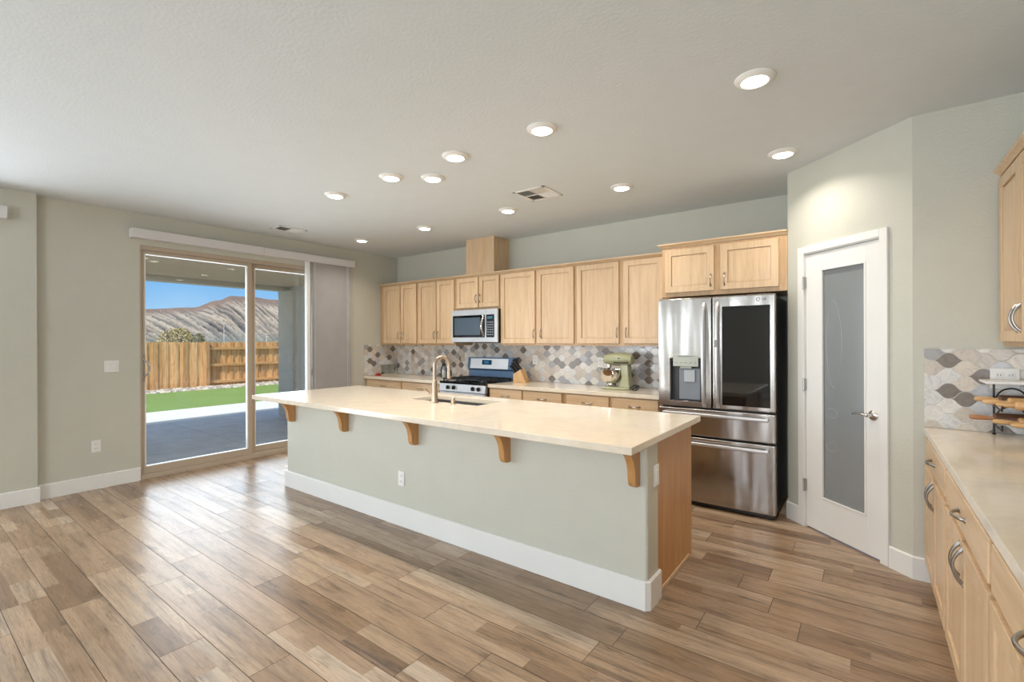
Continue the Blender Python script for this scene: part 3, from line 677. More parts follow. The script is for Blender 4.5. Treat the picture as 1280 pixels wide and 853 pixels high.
# ------------------------------------------------------------------ refrigerator
FX0, FX1, FY = -1.488, -.560, 4.20; SPX = -1.034
fr = empty('refrigerator', ((FX0+FX1)/2, 4.6, 0), label='stainless french door refrigerator with water dispenser and dark glass panel', cat='refrigerator')
b = B(); b.box(FX0+.008, FX1-.008, FY+.075, 4.93, .03, 1.785, .004)
for sx_ in (FX0+.05, FX1-.10):
    for sy_ in (FY+.12, 4.83): b.box(sx_, sx_+.05, sy_, sy_+.05, 0, .03)
b.box(FX0+.05, FX0+.20, FY+.02, FY+.12, 1.785, 1.805, .004); b.box(FX1-.20, FX1-.05, FY+.02, FY+.12, 1.785, 1.805, .004)
b.build('body', fridge_side_m, fr)
b = B(); b.box(FX0+.02, FX1-.02, FY+.045, FY+.08, .01, .06, .003); b.build('kick_grille', black_m, fr)
def slab(b, x0, x1, z0, z1, r=.018): b.box(x0, x1, FY, FY+.07, z0, z1, r, seg=4)
b = B(); dx0, dx1, dz0, dz1 = -1.385, -1.115, .905, 1.265        # left door built around the dispenser recess
slab(b, FX0, dx0+.0, .857, 1.80, .012); 
b = B()
def slab_hole():
    o = [(FX0, .857), (SPX-.003, .857), (SPX-.003, 1.80), (FX0, 1.80)]; i = [(dx0, dz0), (dx1, dz0), (dx1, dz1), (dx0, dz1)]
    vs = [(x, FY, z) for x, z in o+i] + [(x, FY+.07, z) for x, z in o] + [(x, FY+.055, z) for x, z in i]
    fs = [(0, 1, 5, 4), (1, 2, 6, 5), (2, 3, 7, 6), (3, 0, 4, 7), (8, 9, 10, 11), (0, 1, 9, 8), (1, 2, 10, 9), (2, 3, 11, 10), (3, 0, 8, 11), (4, 5, 13, 12), (5, 6, 14, 13), (6, 7, 15, 14), (7, 4, 12, 15), (12, 13, 14, 15)]
    b._faces(vs, fs)
slab_hole(); ld = b.build('left_door', steel_m, fr, smooth=True); md = ld.modifiers.new('edge', 'BEVEL'); md.width = .012; md.segments = 3; md.limit_method = 'ANGLE'
b = B(); b.box(dx0+.002, dx1-.002, FY+.012, FY+.054, dz0+.002, dz1-.002)
b = B(); e_ = .003
b.box(dx0+e_, dx1-e_, FY+.048, FY+.054, dz0+e_, dz1-e_); b.box(dx0+e_, dx0+.008, FY+.003, FY+.05, dz0+e_, dz1-e_); b.box(dx1-.008, dx1-e_, FY+.003, FY+.05, dz0+e_, dz1-e_); b.box(dx0+e_, dx1-e_, FY+.003, FY+.05, dz0+e_, dz0+.008); b.box(dx0+e_, dx1-e_, FY+.003, FY+.05, dz1-.008, dz1-e_)
dsp = b.build('dispenser_recess', fridge_side_m, ld)
b = B(); b.box(-1.315, -1.135, FY+.03, FY+.049, .915, 1.19, .006); b.build('dispenser_back', greypl_m, dsp)
b = B(); b.box(-1.268, -1.175, FY+.012, FY+.032, 1.07, 1.175, .006); b.build('dispenser_paddle', plain('paddle_grey', (.42, .45, .48), .3), dsp)
b = B(); b.box(-1.357, -1.143, FY-.006, FY+.04, 1.205, 1.305, .005); b.box(-1.30, -1.20, FY+.0, FY+.04, 1.185, 1.21, .01, seg=3); dpn = b.build('dispenser_controls', dispgrey_m, ld)
b = B(); b.box(-1.318, -1.182, FY-.008, FY-.005, 1.292, 1.297)
for k_ in range(5): b.box(-1.335+k_*.04, -1.318+k_*.04, FY-.008, FY-.005, 1.235, 1.240)
b.build('control_marks', plain('mark_grey', (.18, .2, .2), .5), dpn, smooth=False)
b = B(); slab(b, SPX+.003, FX1, .857, 1.80, .012); rd = b.build('right_door', steel_m, fr)
b = B(); b.box(-.953, -.597, FY-.004, FY+.01, .893, 1.712, .003); gp = b.build('glass_panel', blackgl_m, rd)
shelf_m = plain('dim_shelf', (.018, .019, .019), .3)
def fhandle(x, par):
    b = B(); pts = []; rs = []
    for i in range(25):
        t_ = i/24; pts.append((x, FY-.05*min(1, math.sin(PI*t_)**.35*1.05)+.004, .872+.875*t_)); rs.append(.0155)
    b.tube(pts, rs, 12, flat=1); return b.build('handle', steel2_m, par)
fhandle(SPX-.062, ld); hR = fhandle(SPX+.047, rd)
b = B(); b.box(SPX+.035, SPX+.059, FY-.066, FY-.060, 1.375, 1.435, .003); b.build('handle_button', plain('button_grey', (.25, .25, .26), .3), hR)
b = B(); slab(b, FX0, FX1, .612, .845, .012); d1 = b.build('upper_drawer', steel_m, fr)
b = B(); slab(b, FX0, FX1, .045, .600, .012); d2 = b.build('freezer_drawer', steel_m, fr)
for zz, par in ((.80, d1), (.552, d2)):
    b = B(); b.box(FX0+.05, FX1-.045, FY-.052, FY-.026, zz-.014, zz+.014, .008, seg=3)
    for xx in (FX0+.055, FX1-.075): b.box(xx, xx+.025, FY-.045, FY+.004, zz-.013, zz+.013, .005)
    b.build('handle', steel2_m, par)
def text(body, size, loc, rot, m, parent, name):
    cu = bpy.data.curves.new('t', 'FONT'); cu.body = body; cu.size = size; cu.extrude = .0006; cu.align_x = 'CENTER'; cu.align_y = 'CENTER'
    to = bpy.data.objects.new('t', cu); C.objects.link(to); bpy.context.view_layer.update()
    me = bpy.data.meshes.new_from_object(to.evaluated_get(bpy.context.evaluated_depsgraph_get())); bpy.data.objects.remove(to)
    me.transform(Matrix.Translation(loc) @ rot); root = parent
    while root.parent: root = root.parent
    me.transform(MW[root].inverted()); me.materials.clear(); me.materials.append(m)
    o = bpy.data.objects.new(name, me); C.objects.link(o); o.parent = parent; return o
text('LG', .025, (-.640, FY-.0015, 1.758), Matrix.Rotation(PI/2, 4, 'X'), fridge_side_m, rd, 'logo_letters')
b = B(); b.lathe([(.0135, 0), (.0135, .0015), (.0105, .0015), (.0105, 0)], (-.682, FY+.0005, 1.758), 20, m=Matrix.Rotation(PI/2, 4, 'X')); b.build('logo_circle', fridge_side_m, rd)

# ------------------------------------------------------------------ pantry door
pd = empty('door_2', tuple(D0+dd*.485), math.atan2(dd.y, dd.x), kind='structure'); MW[pd] = PM @ Matrix.Translation((.485, 0, 0)); pd.matrix_world = MW[pd]
def pbuild(b, name, m, par, **k): return b.build(name, m, par, local=True, **k)
o_ = -.485
b = B(); b.box(.119+o_, .178+o_, -.018, 0, 0, 2.144, .004); b.box(.792+o_, .847+o_, -.018, 0, 0, 2.144, .004); b.box(.178+o_, .792+o_, -.018, 0, 2.092, 2.144, .004)
b.box(.165+o_, .180+o_, -.002, .10, 0, 2.092); b.box(.789+o_, .805+o_, -.002, .10, 0, 2.092); b.box(.165+o_, .805+o_, -.002, .10, 2.085, 2.095)
pbuild(b, 'door_casing', trim_m, pd)
b = B(); s0, s1, g0, g1 = .183+o_, .786+o_, .325+o_, .684+o_
b.box(s0, g0, 0, .035, .012, 2.080, .002); b.box(g1, s1, 0, .035, .012, 2.080, .002); b.box(g0, g1, 0, .035, .012, .262, .002); b.box(g0, g1, 0, .035, 1.953, 2.080, .002)
slb = pbuild(b, 'door_slab', trim_m, pd)
b = B()
for a in ((g0-.002, g0+.012, .26, 1.955), (g1-.012, g1+.002, .26, 1.955), (g0, g1, .26, .272), (g0, g1, 1.943, 1.955)): b.box(a[0], a[1], -.004, .012, a[2], a[3], .003)
pbuild(b, 'glass_stop', trim_m, slb)
b = B(); b.box(g0+.004, g1-.004, .014, .020, .266, 1.949); gls = pbuild(b, 'frosted_pane', frosted_m, slb, smooth=False)
b = B()                                                     # thin pale line motif on the pane: a tall oval over two small rings
for s_ in (1, -1): b.tube([(o_+.422+s_*.066*math.sin(PI*i/30)**.6, .0135, 1.08+.64*i/30) for i in range(31)], .0016, 6)
for zc, rw in ((.90, .05), (.66, .045)): b.tube([(o_+.40+rw*math.cos(2*PI*i/24), .0135, zc+.035*math.sin(2*PI*i/24)) for i in range(25)], .0012, 6)
pbuild(b, 'line_motif', motif_m, gls)
for hz in (1.868, 1.09, .322):
    b = B(); b.box(.170+o_, .190+o_, -.021, -.001, hz-.045, hz+.045, .002); b.cyl((.180+o_, -.021, hz-.05), (.180+o_, -.021, hz+.05), .0055, seg=10); pbuild(b, 'hinge', pullm, slb)
b = B(); kx = .738+o_
b.lathe([(.033, 0), (.033, .006), (.026, .013), (.012, .016), (.011, .045), (.013, .05)], (kx, 0, .938), 24, m=Matrix.Rotation(PI/2, 4, 'X'))
pts = [(kx, -.046, .938), (kx-.03, -.050, .942), (kx-.06, -.050, .945), (kx-.09, -.046, .941), (kx-.118, -.040, .934)]; b.tube(pts, [.011, .009, .008, .0075, .006], 12)
pbuild(b, 'lever_handle', nickel_m, slb)

# ------------------------------------------------------------------ ceiling lights and vents
LP = [(-.448, 2.683, 'recessed ceiling light nearest to the viewer, largest in the picture, top right'), (-1.625, 2.505, 'recessed ceiling light over the right half of the island, left of the nearest one'),
      (-2.367, 2.50, 'recessed ceiling light above the island sink, third from the right in the island row'), (-2.826, 2.719, 'recessed ceiling light set slightly out of line toward the back wall in the island row'),
      (-3.081, 2.501, 'recessed ceiling light just left of the out-of-line one in the island row'), (-3.861, 2.502, 'recessed ceiling light at the left end of the island row'),
      (-5.308, 3.826, 'recessed ceiling light farthest left, near the patio blind'), (-4.147, 3.858, 'recessed ceiling light in front of the boxed duct cover'),
      (-2.917, 3.855, 'recessed ceiling light just left of the square ceiling vent'), (-1.692, 3.874, 'recessed ceiling light in front of the cabinets left of the refrigerator'),
      (-.467, 3.87, 'recessed ceiling light in front of the pantry wall')]
first = None
for x, y, lab in LP:
    if first is None:
        r = first = empty('recessed_light', (x, y, H), label=lab, cat='ceiling light', group='recessed ceiling lights')
        b = B(); b.lathe([(.096, 0), (.096, -.004), (.085, -.014), (.066, -.021), (.063, -.019)], (0, 0, 0), 40); b.build('trim_ring', white_m, r, local=True)
        b = B(); b.lathe([(.063, -.019), (.055, -.023), (.03, -.026), (.0, -.027)], (0, 0, 0), 40); b.build('lens', lens_m, r, local=True)
        l = bpy.data.lights.new('lamp', 'AREA'); l.shape = 'DISK'; l.size = .12; l.spread = math.radians(135); l.energy = CAN_W; l.color = (1, .92, .82)
        lo = bpy.data.objects.new('lamp', l); C.objects.link(lo); lo.parent = r; lo.location = (0, 0, -.032)
    else:
        r = copy_tree(first); r.location = (x, y, H); r['label'] = lab
def vent(label, xc, yc, w_, d_, mode):
    r = empty('ceiling_vent', (xc, yc, H), label=label, cat='vent')
    b = B(); f_ = .028
    b.box(-w_/2, w_/2, -d_/2, -d_/2+f_, -.008, 0, .002); b.box(-w_/2, w_/2, d_/2-f_, d_/2, -.008, 0, .002); b.box(-w_/2, -w_/2+f_, -d_/2, d_/2, -.008, 0, .002); b.box(w_/2-f_, w_/2, -d_/2, d_/2, -.008, 0, .002)
    if mode: b.box(-.006, .006, -d_/2+f_, d_/2-f_, -.009, -.001); b.box(-w_/2+f_, w_/2-f_, -.006, .006, -.009, -.001)
    else: b.box(-w_/2+f_, w_/2-f_, -.008, .008, -.009, -.001)
    b.build('frame', trim_m, r, local=True)
    b = B(); b.box(-w_/2+f_, w_/2-f_, -d_/2+f_, d_/2-f_, -.001, -.0002); b.build('duct_shade_sheet', dark_m, r, local=True)  # flat dark sheet painted for the shade inside the duct
    b = B(); iw, idp = w_/2-f_, d_/2-f_
    quads = [(-iw, -.006, -idp, -.006, 'x', 1), (.006, iw, -idp, -.006, 'y', 1), (-iw, -.006, .006, idp, 'y', -1), (.006, iw, .006, idp, 'x', -1)] if mode else [(-iw, iw, -idp, -.008, 'x', 1), (-iw, iw, .008, idp, 'x', -1)]
    for x0, x1, y0, y1, ax, sg in quads:
        if ax == 'x':
            yy = y0+.006
            while yy < y1-.006:
                b._faces([(x0, yy, -.008), (x1, yy, -.008), (x1, yy+sg*.009, -.0015), (x0, yy+sg*.009, -.0015), (x0, yy+.0015, -.008), (x1, yy+.0015, -.008), (x1, yy+sg*.009+.0015, -.0015), (x0, yy+sg*.009+.0015, -.0015)], [(0, 1, 2, 3), (4, 5, 6, 7), (0, 1, 5, 4), (0, 3, 7, 4), (1, 2, 6, 5), (2, 3, 7, 6)]); yy += .013
        else:
            xx = x0+.006
            while xx < x1-.006:
                b._faces([(xx, y0, -.008), (xx, y1, -.008), (xx+sg*.009, y1, -.0015), (xx+sg*.009, y0, -.0015), (xx+.0015, y0, -.008), (xx+.0015, y1, -.008), (xx+sg*.009+.0015, y1, -.0015), (xx+sg*.009+.0015, y0, -.0015)], [(0, 1, 2, 3), (4, 5, 6, 7), (0, 1, 5, 4), (0, 3, 7, 4), (1, 2, 6, 5), (2, 3, 7, 6)]); xx += .013
    b.build('louvers', trim_m, r, local=True, smooth=False)
vent('square four-way white ceiling vent above the island aisle', -2.375, 3.59, .33, .33, 1)
vent('small two-way white ceiling vent near the patio door wall', -5.49, 2.94, .22, .34, 0)

# ------------------------------------------------------------------ things on the counters
CT = .914
# stand mixer
mx_, my_ = -2.10, 4.72
sm = empty('stand_mixer', (mx_, my_, CT), label='sage green stand mixer with steel bowl on the counter beside the refrigerator', cat='mixer')
b = B(); prof = [(-.16, -.075), (-.13, -.10), (0, -.105), (.10, -.09), (.14, -.06), (.15, 0), (.14, .06), (.10, .09), (0, .105), (-.13, .10), (-.16, .075)]
b.prism([(x, y) for x, y in prof], 'z', 0, .03, bev=.01)
sh = Matrix.Rotation(0, 4, 'Z')
for (z0, x0, w0, d0), (z1, x1, w1, d1) in (((.022, .085, .125, .14), (.15, .088, .078, .092)), ((.10, .088, .080, .094), (.27, .075, .095, .10))):
    vs = [(x0+sx_*w0/2, sy_*d0/2, z0) for sx_, sy_ in ((-1, -1), (1, -1), (1, 1), (-1, 1))] + [(x1+sx_*w1/2, sy_*d1/2, z1) for sx_, sy_ in ((-1, -1), (1, -1), (1, 1), (-1, 1))]
    v_, f_ = b._faces(vs, [(0, 3, 2, 1), (4, 5, 6, 7), (0, 1, 5, 4), (1, 2, 6, 5), (2, 3, 7, 6), (3, 0, 4, 7)])
    bmesh.ops.bevel(b.bm, geom=list({e for q in f_ for e in q.edges}), offset=.015, segments=3, affect='EDGES', profile=.5)
b.build('pedestal', sage_m, sm, local=True)
b = B(); pr = []
for i in range(21):
    t_ = i/20; xx = -.17+.335*t_; rr = .070*min(1, (max(0, 1-((t_-.52)/.60)**2))**.5)
    pr.append((max(rr, .0), xx))
pr[0] = (0.030, -.172); pr[1] = (.043, -.160); pr[2] = (.050, -.142); pr[-2] = (.05, .152); pr[-1] = (0.02, .165)
b.lathe(pr, (0, 0, .318), 28, m=Matrix.Rotation(PI/2, 4, 'Y') @ Matrix.Rotation(0, 4, 'Z')); hd = b.build('motor_head', sage_m, sm, local=True)
b = B(); b.tube([(-.03, -.068, .285), (.06, -.0685, .285), (.13, -.056, .288)], .007, 8); b.build('trim_band', blackpl_m, hd, local=True)
b = B(); b.cyl((-.175, 0, .318), (-.185, 0, .318), .02, .017, 18); b.build('attachment_cap', chrome_m, hd, local=True)
b = B(); b.cyl((.03, -.062, .33), (.03, -.075, .33), .008); b.build('speed_knob', blackpl_m, hd, local=True)
b = B(); b.cyl((-.11, 0, .27), (-.11, 0, .20), .026, .022, 18); b.tube([(-.11, 0, .2), (-.11, 0, .14)], .008); b.build('beater_shaft', chrome_m, sm, local=True)
b = B(); b.lathe([(.055, .035), (.06, .04), (.06, .047), (.045, .055), (.085, .075), (.116, .12), (.126, .17), (.128, .208), (.131, .212), (.124, .209), (.121, .17), (.111, .122), (.08, .08), (0, .066)], (-.085, 0, 0), 32); bw = b.build('mixing_bowl', chrome_m, sm, local=True)
b = B(); b.tube([(-.085+.06, -.108, .19), (-.01, -.125, .19), (-.005, -.13, .15), (-.02, -.118, .115), (-.04, -.085, .11)], .006, 8); b.build('bowl_handle', chrome_m, bw, local=True)
b = B(); b.tube([(.145, -.03, .02), (.18, -.05, .05), (.21, -.03, .055), (.23, -.06, .045), (.22, -.09, .012), (.185, -.08, .008), (.19, -.04, .03), (.24, -.05, .05), (.25, -.09, .02), (.21, -.10, .006)], .0065, 8); b.build('power_cord', blackpl_m, sm, local=True)
# knife block
kb = empty('knife_block', (-3.46, 4.80, CT), math.radians(8), label='light wood knife block full of black-handled knives right of the range', cat='knife block')
b = B(); b.prism([(-.075, 0), (.095, 0), (.105, .03), (.035, .165), (-.075, .09)], 'x', -.055, .055, bev=.004); 
b = B(); b.prism([(-.06, 0), (.115, 0), (.045, .165), (-.06, .105)], 'y', -.06, .06, bev=.004); b.build('block', bamboo_m, kb, local=True)
dk = Vector((-.62, 0, .78))
for r_ in range(3):
    for c_ in range(3 if r_ else 4):
        p0 = Vector((-.035+r_*.030, -.04+c_*.027+(.012 if r_ else 0), .112+r_*.018)); b = B()
        ln = .12+.022*r_
        b.tube([p0, p0+dk*ln*.5, p0+dk*ln+Vector((-.006, 0, 0))], [.012, .010, .013], 8); kh = b.build('knife', blackpl_m, kb, local=True)
b = B(); b.tube([(-.035, -.052, .11), (-.07, -.052, .175)], .007, 8); b.build('sharpening_steel_handle', blackpl_m, kb, local=True)
# glass soap dispenser
gd = empty('glass_jar', (-4.78, 4.80, CT), label='clear glass jar with a dark lid on the back counter, seen through the faucet arch', cat='jar')
b = B(); b.lathe([(.042, 0), (.045, .006), (.045, .13), (.03, .155), (.024, .165), (.022, .165), (.022, .155), (.041, .128), (.041, .008), (0, .006)], (0, 0, 0), 24); b.build('jar_body', clear_m, gd, local=True)
b = B(); b.lathe([(.039, .008), (.039, .10), (0, .10)], (0, 0, 0), 20); b.build('contents', plain('white_powder', (.62, .6, .55), .6), gd, local=True)
b = B(); b.lathe([(.027, .166), (.03, .170), (.028, .20), (.008, .215), (.008, .225), (0, .228)], (0, 0, 0), 20); b.build('lid', black_m, gd, local=True)
# clear board leaning in the corner
rb = empty('glass_board', (XL+.05, 4.80, CT), label='clear rectangular board with a pale rim leaning in the left corner of the back counter', cat='board')
b = B(); m_ = Matrix.Rotation(math.radians(-10), 4, 'Y'); f2 = .01
for a in ((-.155, .155, 0, f2), (-.155, .155, .155, .165), (-.155, -.145, 0, .165), (.145, .155, 0, .165)): b.box(-.008, .0, a[0], a[1], a[2], a[3], .002, m=m_)
b.build('rim', plain('pale_rim', (.62, .53, .38), .4), rb, local=True)
b = B(); b.box(-.006, -.003, -.15, .15, .005, .16, m=m_); b.build('pane', clear_m, rb, local=True, smooth=False)
b = B(); b.lathe([(.035, 0), (.045, .006), (.046, .016), (.030, .030), (.012, .036), (0, .037)], (XL+.10, 4.55, CT), 20); b.build('sponge_dish', red_m, label='small red dish on the back counter in the left corner', cat='dish')

# rolling pin rack
rk = empty('rolling_pin_rack', (.66, 3.62, CT), label='black wrought iron rack with arches and a white top holding rolling pins', cat='rack')
b = B(); xs = (.563, .70, .837)
for x in xs:
    b.tube([(x, 3.64, CT+.004), (x, 3.64, 1.195)], .0048, 10); b.lathe([(.008, 0), (.009, .005), (.004, .012)], (x, 3.64, CT), 12)
for z in (1.075, .975):
    b.tube([(xs[0], 3.64, z), (xs[2], 3.64, z)], .004, 8)
    for x in xs: b.tube([(x, 3.64, z), (x, 3.50, z-.012), (x, 3.452, z-.012), (x, 3.442, z+.014)], .004, 8)
b.build('frame', black_m, rk)
for z in (1.08, .982):
    for i in range(2):
        b = B(); xc = (xs[i]+xs[i+1])/2; b.tube([(xc+.064*math.cos(PI*q/14), 3.64, z+.01+.078*math.sin(PI*q/14)) for q in range(15)], .004, 8); b.build('arch', black_m, rk)
b = B(); b.box(.512, .90, 3.50, 3.695, 1.197, 1.212, .003); b.build('top_board', white_m, rk)
def pin(label, tipx, y, z, m, bw=.031, hl=.095, bl_=.27, rz=-1, hm=None):
    r = empty('rolling_pin', (tipx, y, z), math.radians(rz), label, 'rolling pin', 'rolling pins on the black rack')
    R = Matrix.Rotation(PI/2, 4, 'Y'); tot = hl*2+bl_
    b = B(); b.lathe([(.004, hl), (bw*.8, hl+.001), (bw, hl+.008), (bw, hl+bl_-.008), (bw*.8, hl+bl_-.001), (.004, hl+bl_)], (0, 0, 0), 24, m=R); b.build('barrel', m, r, local=True)
    for s_ in (0, 1):
        b = B(); pr = [(0, 0), (.008, .003), (.012, .012), (.0135, .04), (.011, .07), (.0085, .085), (.012, hl-.002), (.012, hl+.002)]
        if s_: pr = [(r_, tot-z_) for r_, z_ in pr]
        b.lathe(pr, (0, 0, 0), 18, m=R); b.build('handle', hm or m, r, local=True)
pin('dark-barrelled rolling pin with pale handles at the back of the upper tier', .478, 3.600, 1.108, pin_dark, .026, hm=pin_pale)
pin('pale rolling pin in the middle of the upper tier', .503, 3.545, 1.100, pin_pale, .027)
pin('golden rolling pin at the front of the upper tier', .545, 3.491, 1.093, pin_pale, .024, hl=.07)
pin('dark-barrelled rolling pin with reddish handles at the back of the lower tier', .458, 3.595, 1.007, pin_dark, .030, hm=pin_red)
pin('pale rolling pin in the middle of the lower tier', .540, 3.537, .999, pin_pale, .027)
pin('light rolling pin lying lowest at the front of the lower tier', .598, 3.486, .993, pin_pale, .023, hl=.07)

# ------------------------------------------------------------------ outside
shaded_conc_m = plain('concrete_shaded', (.45, .455, .48), .5, var=.12, bumps=(40, .1, .004)); sunlit_conc_m = plain('concrete_sunlit', (.74, .72, .68), .8, var=.05)  # same concrete twice: shade painted into the patio, sun into the outer strip
turf_m, n, b_ = new_mat('turf'); tv = noise(n, mapping(n, (1, 1, 1)), 60, 4); tv2 = noise(n, mapping(n, (1, 1, 1)), 1.2, 2)
n.links.new(mixc(n, .5, ramp(n, tv, [(.35, (.07, .15, .02)), (.65, (.28, .40, .10))]), ramp(n, tv2, [(.3, (.15, .25, .045)), (.7, (.21, .32, .07))])), b_.inputs['Base Color']); b_.inputs['Roughness'].default_value = .9
soil_m = plain('soil', (.34, .27, .20), .9, var=.15, bumps=(20, .4, .01))
olive_m = plain('patio_ceiling_stucco', (.62, .48, .33), .85, bumps=(60, .3, .004)); stucco_m = plain('stucco', (.58, .53, .45), .9, bumps=(60, .4, .004)); beam_m = plain('patio_beam_paint', (.58, .54, .44), .8)
b = B()
for i in range(3):
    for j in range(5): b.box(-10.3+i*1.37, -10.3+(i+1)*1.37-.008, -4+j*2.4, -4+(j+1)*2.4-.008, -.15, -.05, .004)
b.build('trim_1', shaded_conc_m, kind='structure')
b = B(); b.box(-12.12, -10.3, -8, 14, -.17, -.055, .004); b.build('trim_2', sunlit_conc_m, kind='structure')
b = B(); b.box(-16.8, -12.12, -8, 20, -.20, -.09); b.build('lawn', turf_m, label='strip of bright green artificial lawn beyond the patio', cat='lawn', smooth=False)
b = B(); b.box(-500, -16.8, -300, 400, -.35, -.16); b.build('ground', soil_m, kind='structure', smooth=False)
# gravel strip
b = B(); rr = random.Random(5)
ico = bmesh.new(); bmesh.ops.create_icosphere(ico, subdivisions=1, radius=1); iv = [v.co.copy() for v in ico.verts]; ifs = [tuple(v.index for v in f.verts) for f in ico.faces]; ico.free()
for i in range(1900):
    x = rr.uniform(-18.12, -16.96); y = rr.uniform(4.2, 10.6); s_ = rr.uniform(.045, .095); sz = s_*rr.uniform(.5, .8); a = rr.uniform(0, PI)
    v = [(x+(p.x*math.cos(a)-p.y*math.sin(a))*s_*1.3, y+(p.x*math.sin(a)+p.y*math.cos(a))*s_, -.14+p.z*sz+rr.uniform(0, .03)) for p in iv]
    b._faces(v, ifs, rr.choice((0, 0, 1, 2)))
b.build('river_rocks', [plain('stone_tan', (.46, .38, .29), .8), plain('stone_grey', (.26, .24, .22), .8), plain('stone_white', (.66, .60, .52), .8)], smooth=False, label='strip of tan and white river rocks along the foot of the wooden fence', cat='rocks', kind='stuff')
# fence
XFn = -18.4
fe = empty('wooden_fence', (XFn, 7, -.16), label='cedar board fence behind the lawn with a framed back-side section on the right', cat='fence')
def pickets(y0, y1, x, z0=-.12, z1=1.42):
    b = B(); y = y0; q = random.Random(3); kq = 0
    while y < y1-.05:
        wd = min(.14, y1-y); dz = q.uniform(-.015, .015); xo = q.uniform(-.002, .002)+(.013 if kq % 2 else -.013); kq += 1
        b.prism([(y-.004, z0), (y+wd+.004, z0), (y+wd+.004, z1+dz-.02), (y+wd-.025, z1+dz), (y+.022, z1+dz), (y-.004, z1+dz-.02)], 'x', x+xo-.01, x+xo+.01); y += wd
    return b
pickets(1.5, 6.80, XFn+.10).build('picket_panel', fence_m, fe, smooth=False)
pickets(6.92, 12.4, XFn-.04).build('picket_panel', fence_m, fe, smooth=False)
for y in (6.86, 9.62): b = B(); b.box(XFn-.02, XFn+.13, y-.065, y+.065, -.16, 1.44, .004); b.build('post', fence_m, fe)
for z in (1.20, .62, .02):
    for ya, yb in ((6.93, 9.555), (9.685, 12.4)):
        b = B(); b.box(XFn-.03, XFn+.06, ya, yb, z-.045, z+.045, .003); b.build('rail', wood('cedar_rail', 'y', (.46, .22, .08), (.66, .36, .14), (.80, .48, .22), .8, 0) if (z, ya) == (1.20, 6.93) else bpy.data.materials['cedar_rail'], fe)
# patio cover, posts and side wall
b = B(); b.box(-9.35, XL-.15, -4, 7, 2.53, 2.62); b.build('trim_3', olive_m, kind='structure', smooth=False)
b = B(); b.box(-9.6, -9.35, -4, 7, 2.45, 2.80, .004); b.box(-9.6, -6.2, 5.0, 5.3, 2.45, 2.62, .004); b.build('trim_4', beam_m, kind='structure')
b = B(); b.box(-9.6, -9.02, 4.90, 5.35, -.05, 2.45, .006); b.build('patio_column', stucco_m, label='grey stucco column holding the patio cover, seen through the right door pane', cat='column')
b = B(); b.box(-9.02, -6.2, 4.99, 5.2, -.05, 2.45); b.build('wall_patio', stucco_m, kind='structure', smooth=False)
# a flowering shrub-tree and two poles beyond the fence
def leaf_tree(name, cx, cy, z0, h_, wr, nleaf, mats, label):
    r = empty(name, (cx, cy, z0), label=label, cat='tree'); q = random.Random(9)
    b = B(); b.tube([(0, 0, 0), (.05, 0, h_*.3), (0, .1, h_*.6)], [.16, .12, .06], 8)
    for i in range(7):
        a = i*.9; b.tube([(0, 0, h_*.3), (math.cos(a)*wr*.4, math.sin(a)*wr*.4, h_*.6), (math.cos(a)*wr*.7, math.sin(a)*wr*.7, h_*.75)], [.07, .04, .02], 6)
    b.build('trunk', plain('bark', (.16, .12, .09), .9), r, local=True)
    b = B()
    for i in range(nleaf):
        a = q.uniform(0, 2*PI); u = q.uniform(-1, 1); rr_ = q.uniform(.45, 1)**.5
        lump = 1+.25*math.sin(3*a+1)+.15*math.sin(7*a+u*4)
        p = Vector((math.cos(a)*math.sqrt(1-u*u)*wr*rr_*lump, math.sin(a)*math.sqrt(1-u*u)*wr*rr_*lump, h_*.62+u*h_*.38*rr_))
        d1 = Vector((q.uniform(-1, 1), q.uniform(-1, 1), q.uniform(-1, 1))).normalized()*.075; d2 = d1.orthogonal().normalized()*.045
        b._faces([p-d1, p+d2, p+d1, p-d2], [(0, 1, 2, 3)], 0 if q.random() < .7 else 1)
    b.build('foliage', mats, r, local=True, smooth=False)
gold = plain('dry_leaves', (.52, .42, .20), .8); gold2 = plain('olive_leaves', (.24, .22, .11), .8)
leaf_tree('tree', -39.4, 12.9, -.16, 2.62, 1.02, 1900, [gold, gold2], 'low tree with dry yellowish foliage just showing over the fence')
leaf_tree('shrub', -33.85, 12.2, -.16, 2.20, .42, 500, [gold2, gold2], 'small dark olive shrub right of the yellowish tree over the fence')
for x, y, h_, lab in ((-70.5, 28.5, 4.0, 'slim pale light pole left of the door mullion beyond the fence'), (-65.9, 32.0, 2.55, 'short pale light pole right of the door mullion beyond the fence')):
    r = empty('light_pole', (x, y, -.16), label=lab, cat='pole'); b = B(); b.tube([(0, 0, 0), (0, 0, h_)], [.04, .03], 8); b.build('pole', white_m, r, local=True)
    b = B(); b.box(-.10, .10, -.16, .16, h_-.02, h_+.08, .03); b.build('lamp_head', white_m, r, local=True)
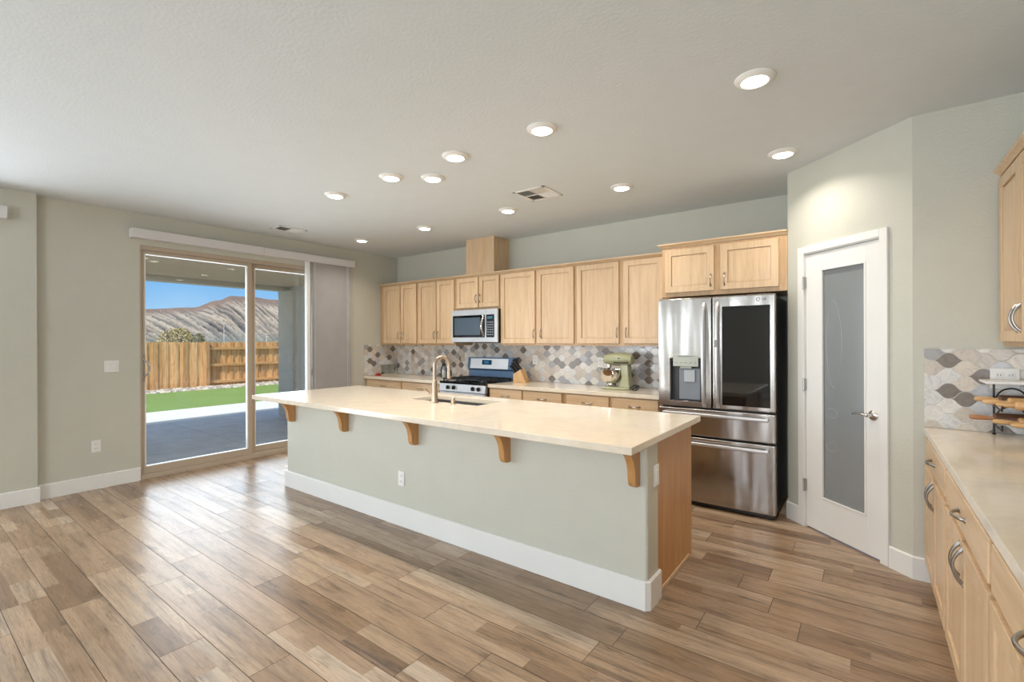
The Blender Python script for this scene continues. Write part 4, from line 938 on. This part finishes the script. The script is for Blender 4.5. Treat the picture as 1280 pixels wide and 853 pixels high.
# mesa
hill_m, n, b_ = new_mat('dry_hillside')
gat = N(n, 'Attribute', attribute_name='ridge').outputs['Fac']; tat = N(n, 'Attribute', attribute_name='rise').outputs['Fac']
hv2 = noise(n, mapping(n, (.35, .35, .35)), 1, 5, .75)
rock = ramp(n, gat, [(.15, (.085, .085, .09)), (.4, (.20, .175, .155)), (.75, (.42, .355, .29))])
scrub = ramp(n, hv2, [(.3, (.09, .10, .085)), (.5, (.19, .20, .17)), (.7, (.30, .28, .23))])
low = ramp(n, tat, [(.10, (1, 1, 1)), (.34, (0, 0, 0))]); topf = ramp(n, tat, [(.78, (0, 0, 0)), (.93, (1, 1, 1))])
cc = mixc(n, topf, mixc(n, low, rock, scrub), (.20, .135, .105))
n.links.new(mixc(n, .55, cc, ramp(n, hv2, [(.36, (.42, .43, .45)), (.52, (1.1, 1.05, 1))]), 'MULTIPLY'), b_.inputs['Base Color']); b_.inputs['Roughness'].default_value = .95
from mathutils import noise as mn
def ridge(a):     # skyline elevation (tangent) by degrees left of +Y
    pts = [(40, .070), (52, .082), (58, .074), (61.5, .078), (63.5, .079), (65.6, .083), (67.3, .083), (68.5, .074), (70.7, .0600), (74.5, .0550), (80, .052), (95, .045)]
    for (a0, v0), (a1, v1) in zip(pts, pts[1:]):
        if a0 <= a <= a1: t_ = (a-a0)/(a1-a0); t_ = t_*t_*(3-2*t_); return v0+(v1-v0)*t_
    return .05
b = B(); na, nr = 620, 90; vs = []; A1 = []; A2 = []
for i in range(na+1):
    a = 44+44*i/na; ar = math.radians(a); top_ = ridge(a)*420
    for j in range(nr+1):
        t_ = j/nr; r_ = 150+270*t_
        z = top_*(.10*t_+.90*t_**1.7)
        sl = max(0, math.sin(PI*min(1, max(0, (t_-.12)/.84))))**.7
        u_ = a*1.9 - t_*11
        rv_ = 1-abs(mn.noise(Vector((u_, t_*1.3, 0))))*2.4; rv2 = 1-abs(mn.noise(Vector((u_*2.6, t_*3.5, 4))))*2.2
        rg = max(0, min(1, .6*max(0, rv_)+.4*max(0, rv2)))
        z += (2.6*(rg-.5)*sl + .5*mn.noise(Vector((a*3.5, t_*14, 1)))*sl)
        vs.append((-math.sin(ar)*r_, math.cos(ar)*r_, max(z, -.5)+EYE*t_)); A1.append(rg); A2.append(t_)
b._faces(vs, [(i*(nr+1)+j, (i+1)*(nr+1)+j, (i+1)*(nr+1)+j+1, i*(nr+1)+j+1) for i in range(na) for j in range(nr)])
hl_ = b.build('hills', hill_m, local=True, kind='structure', smooth=True, ang=60)
for nm, ar_ in (('ridge', A1), ('rise', A2)):
    at_ = hl_.data.attributes.new(nm, 'FLOAT', 'POINT'); at_.data.foreach_set('value', ar_)
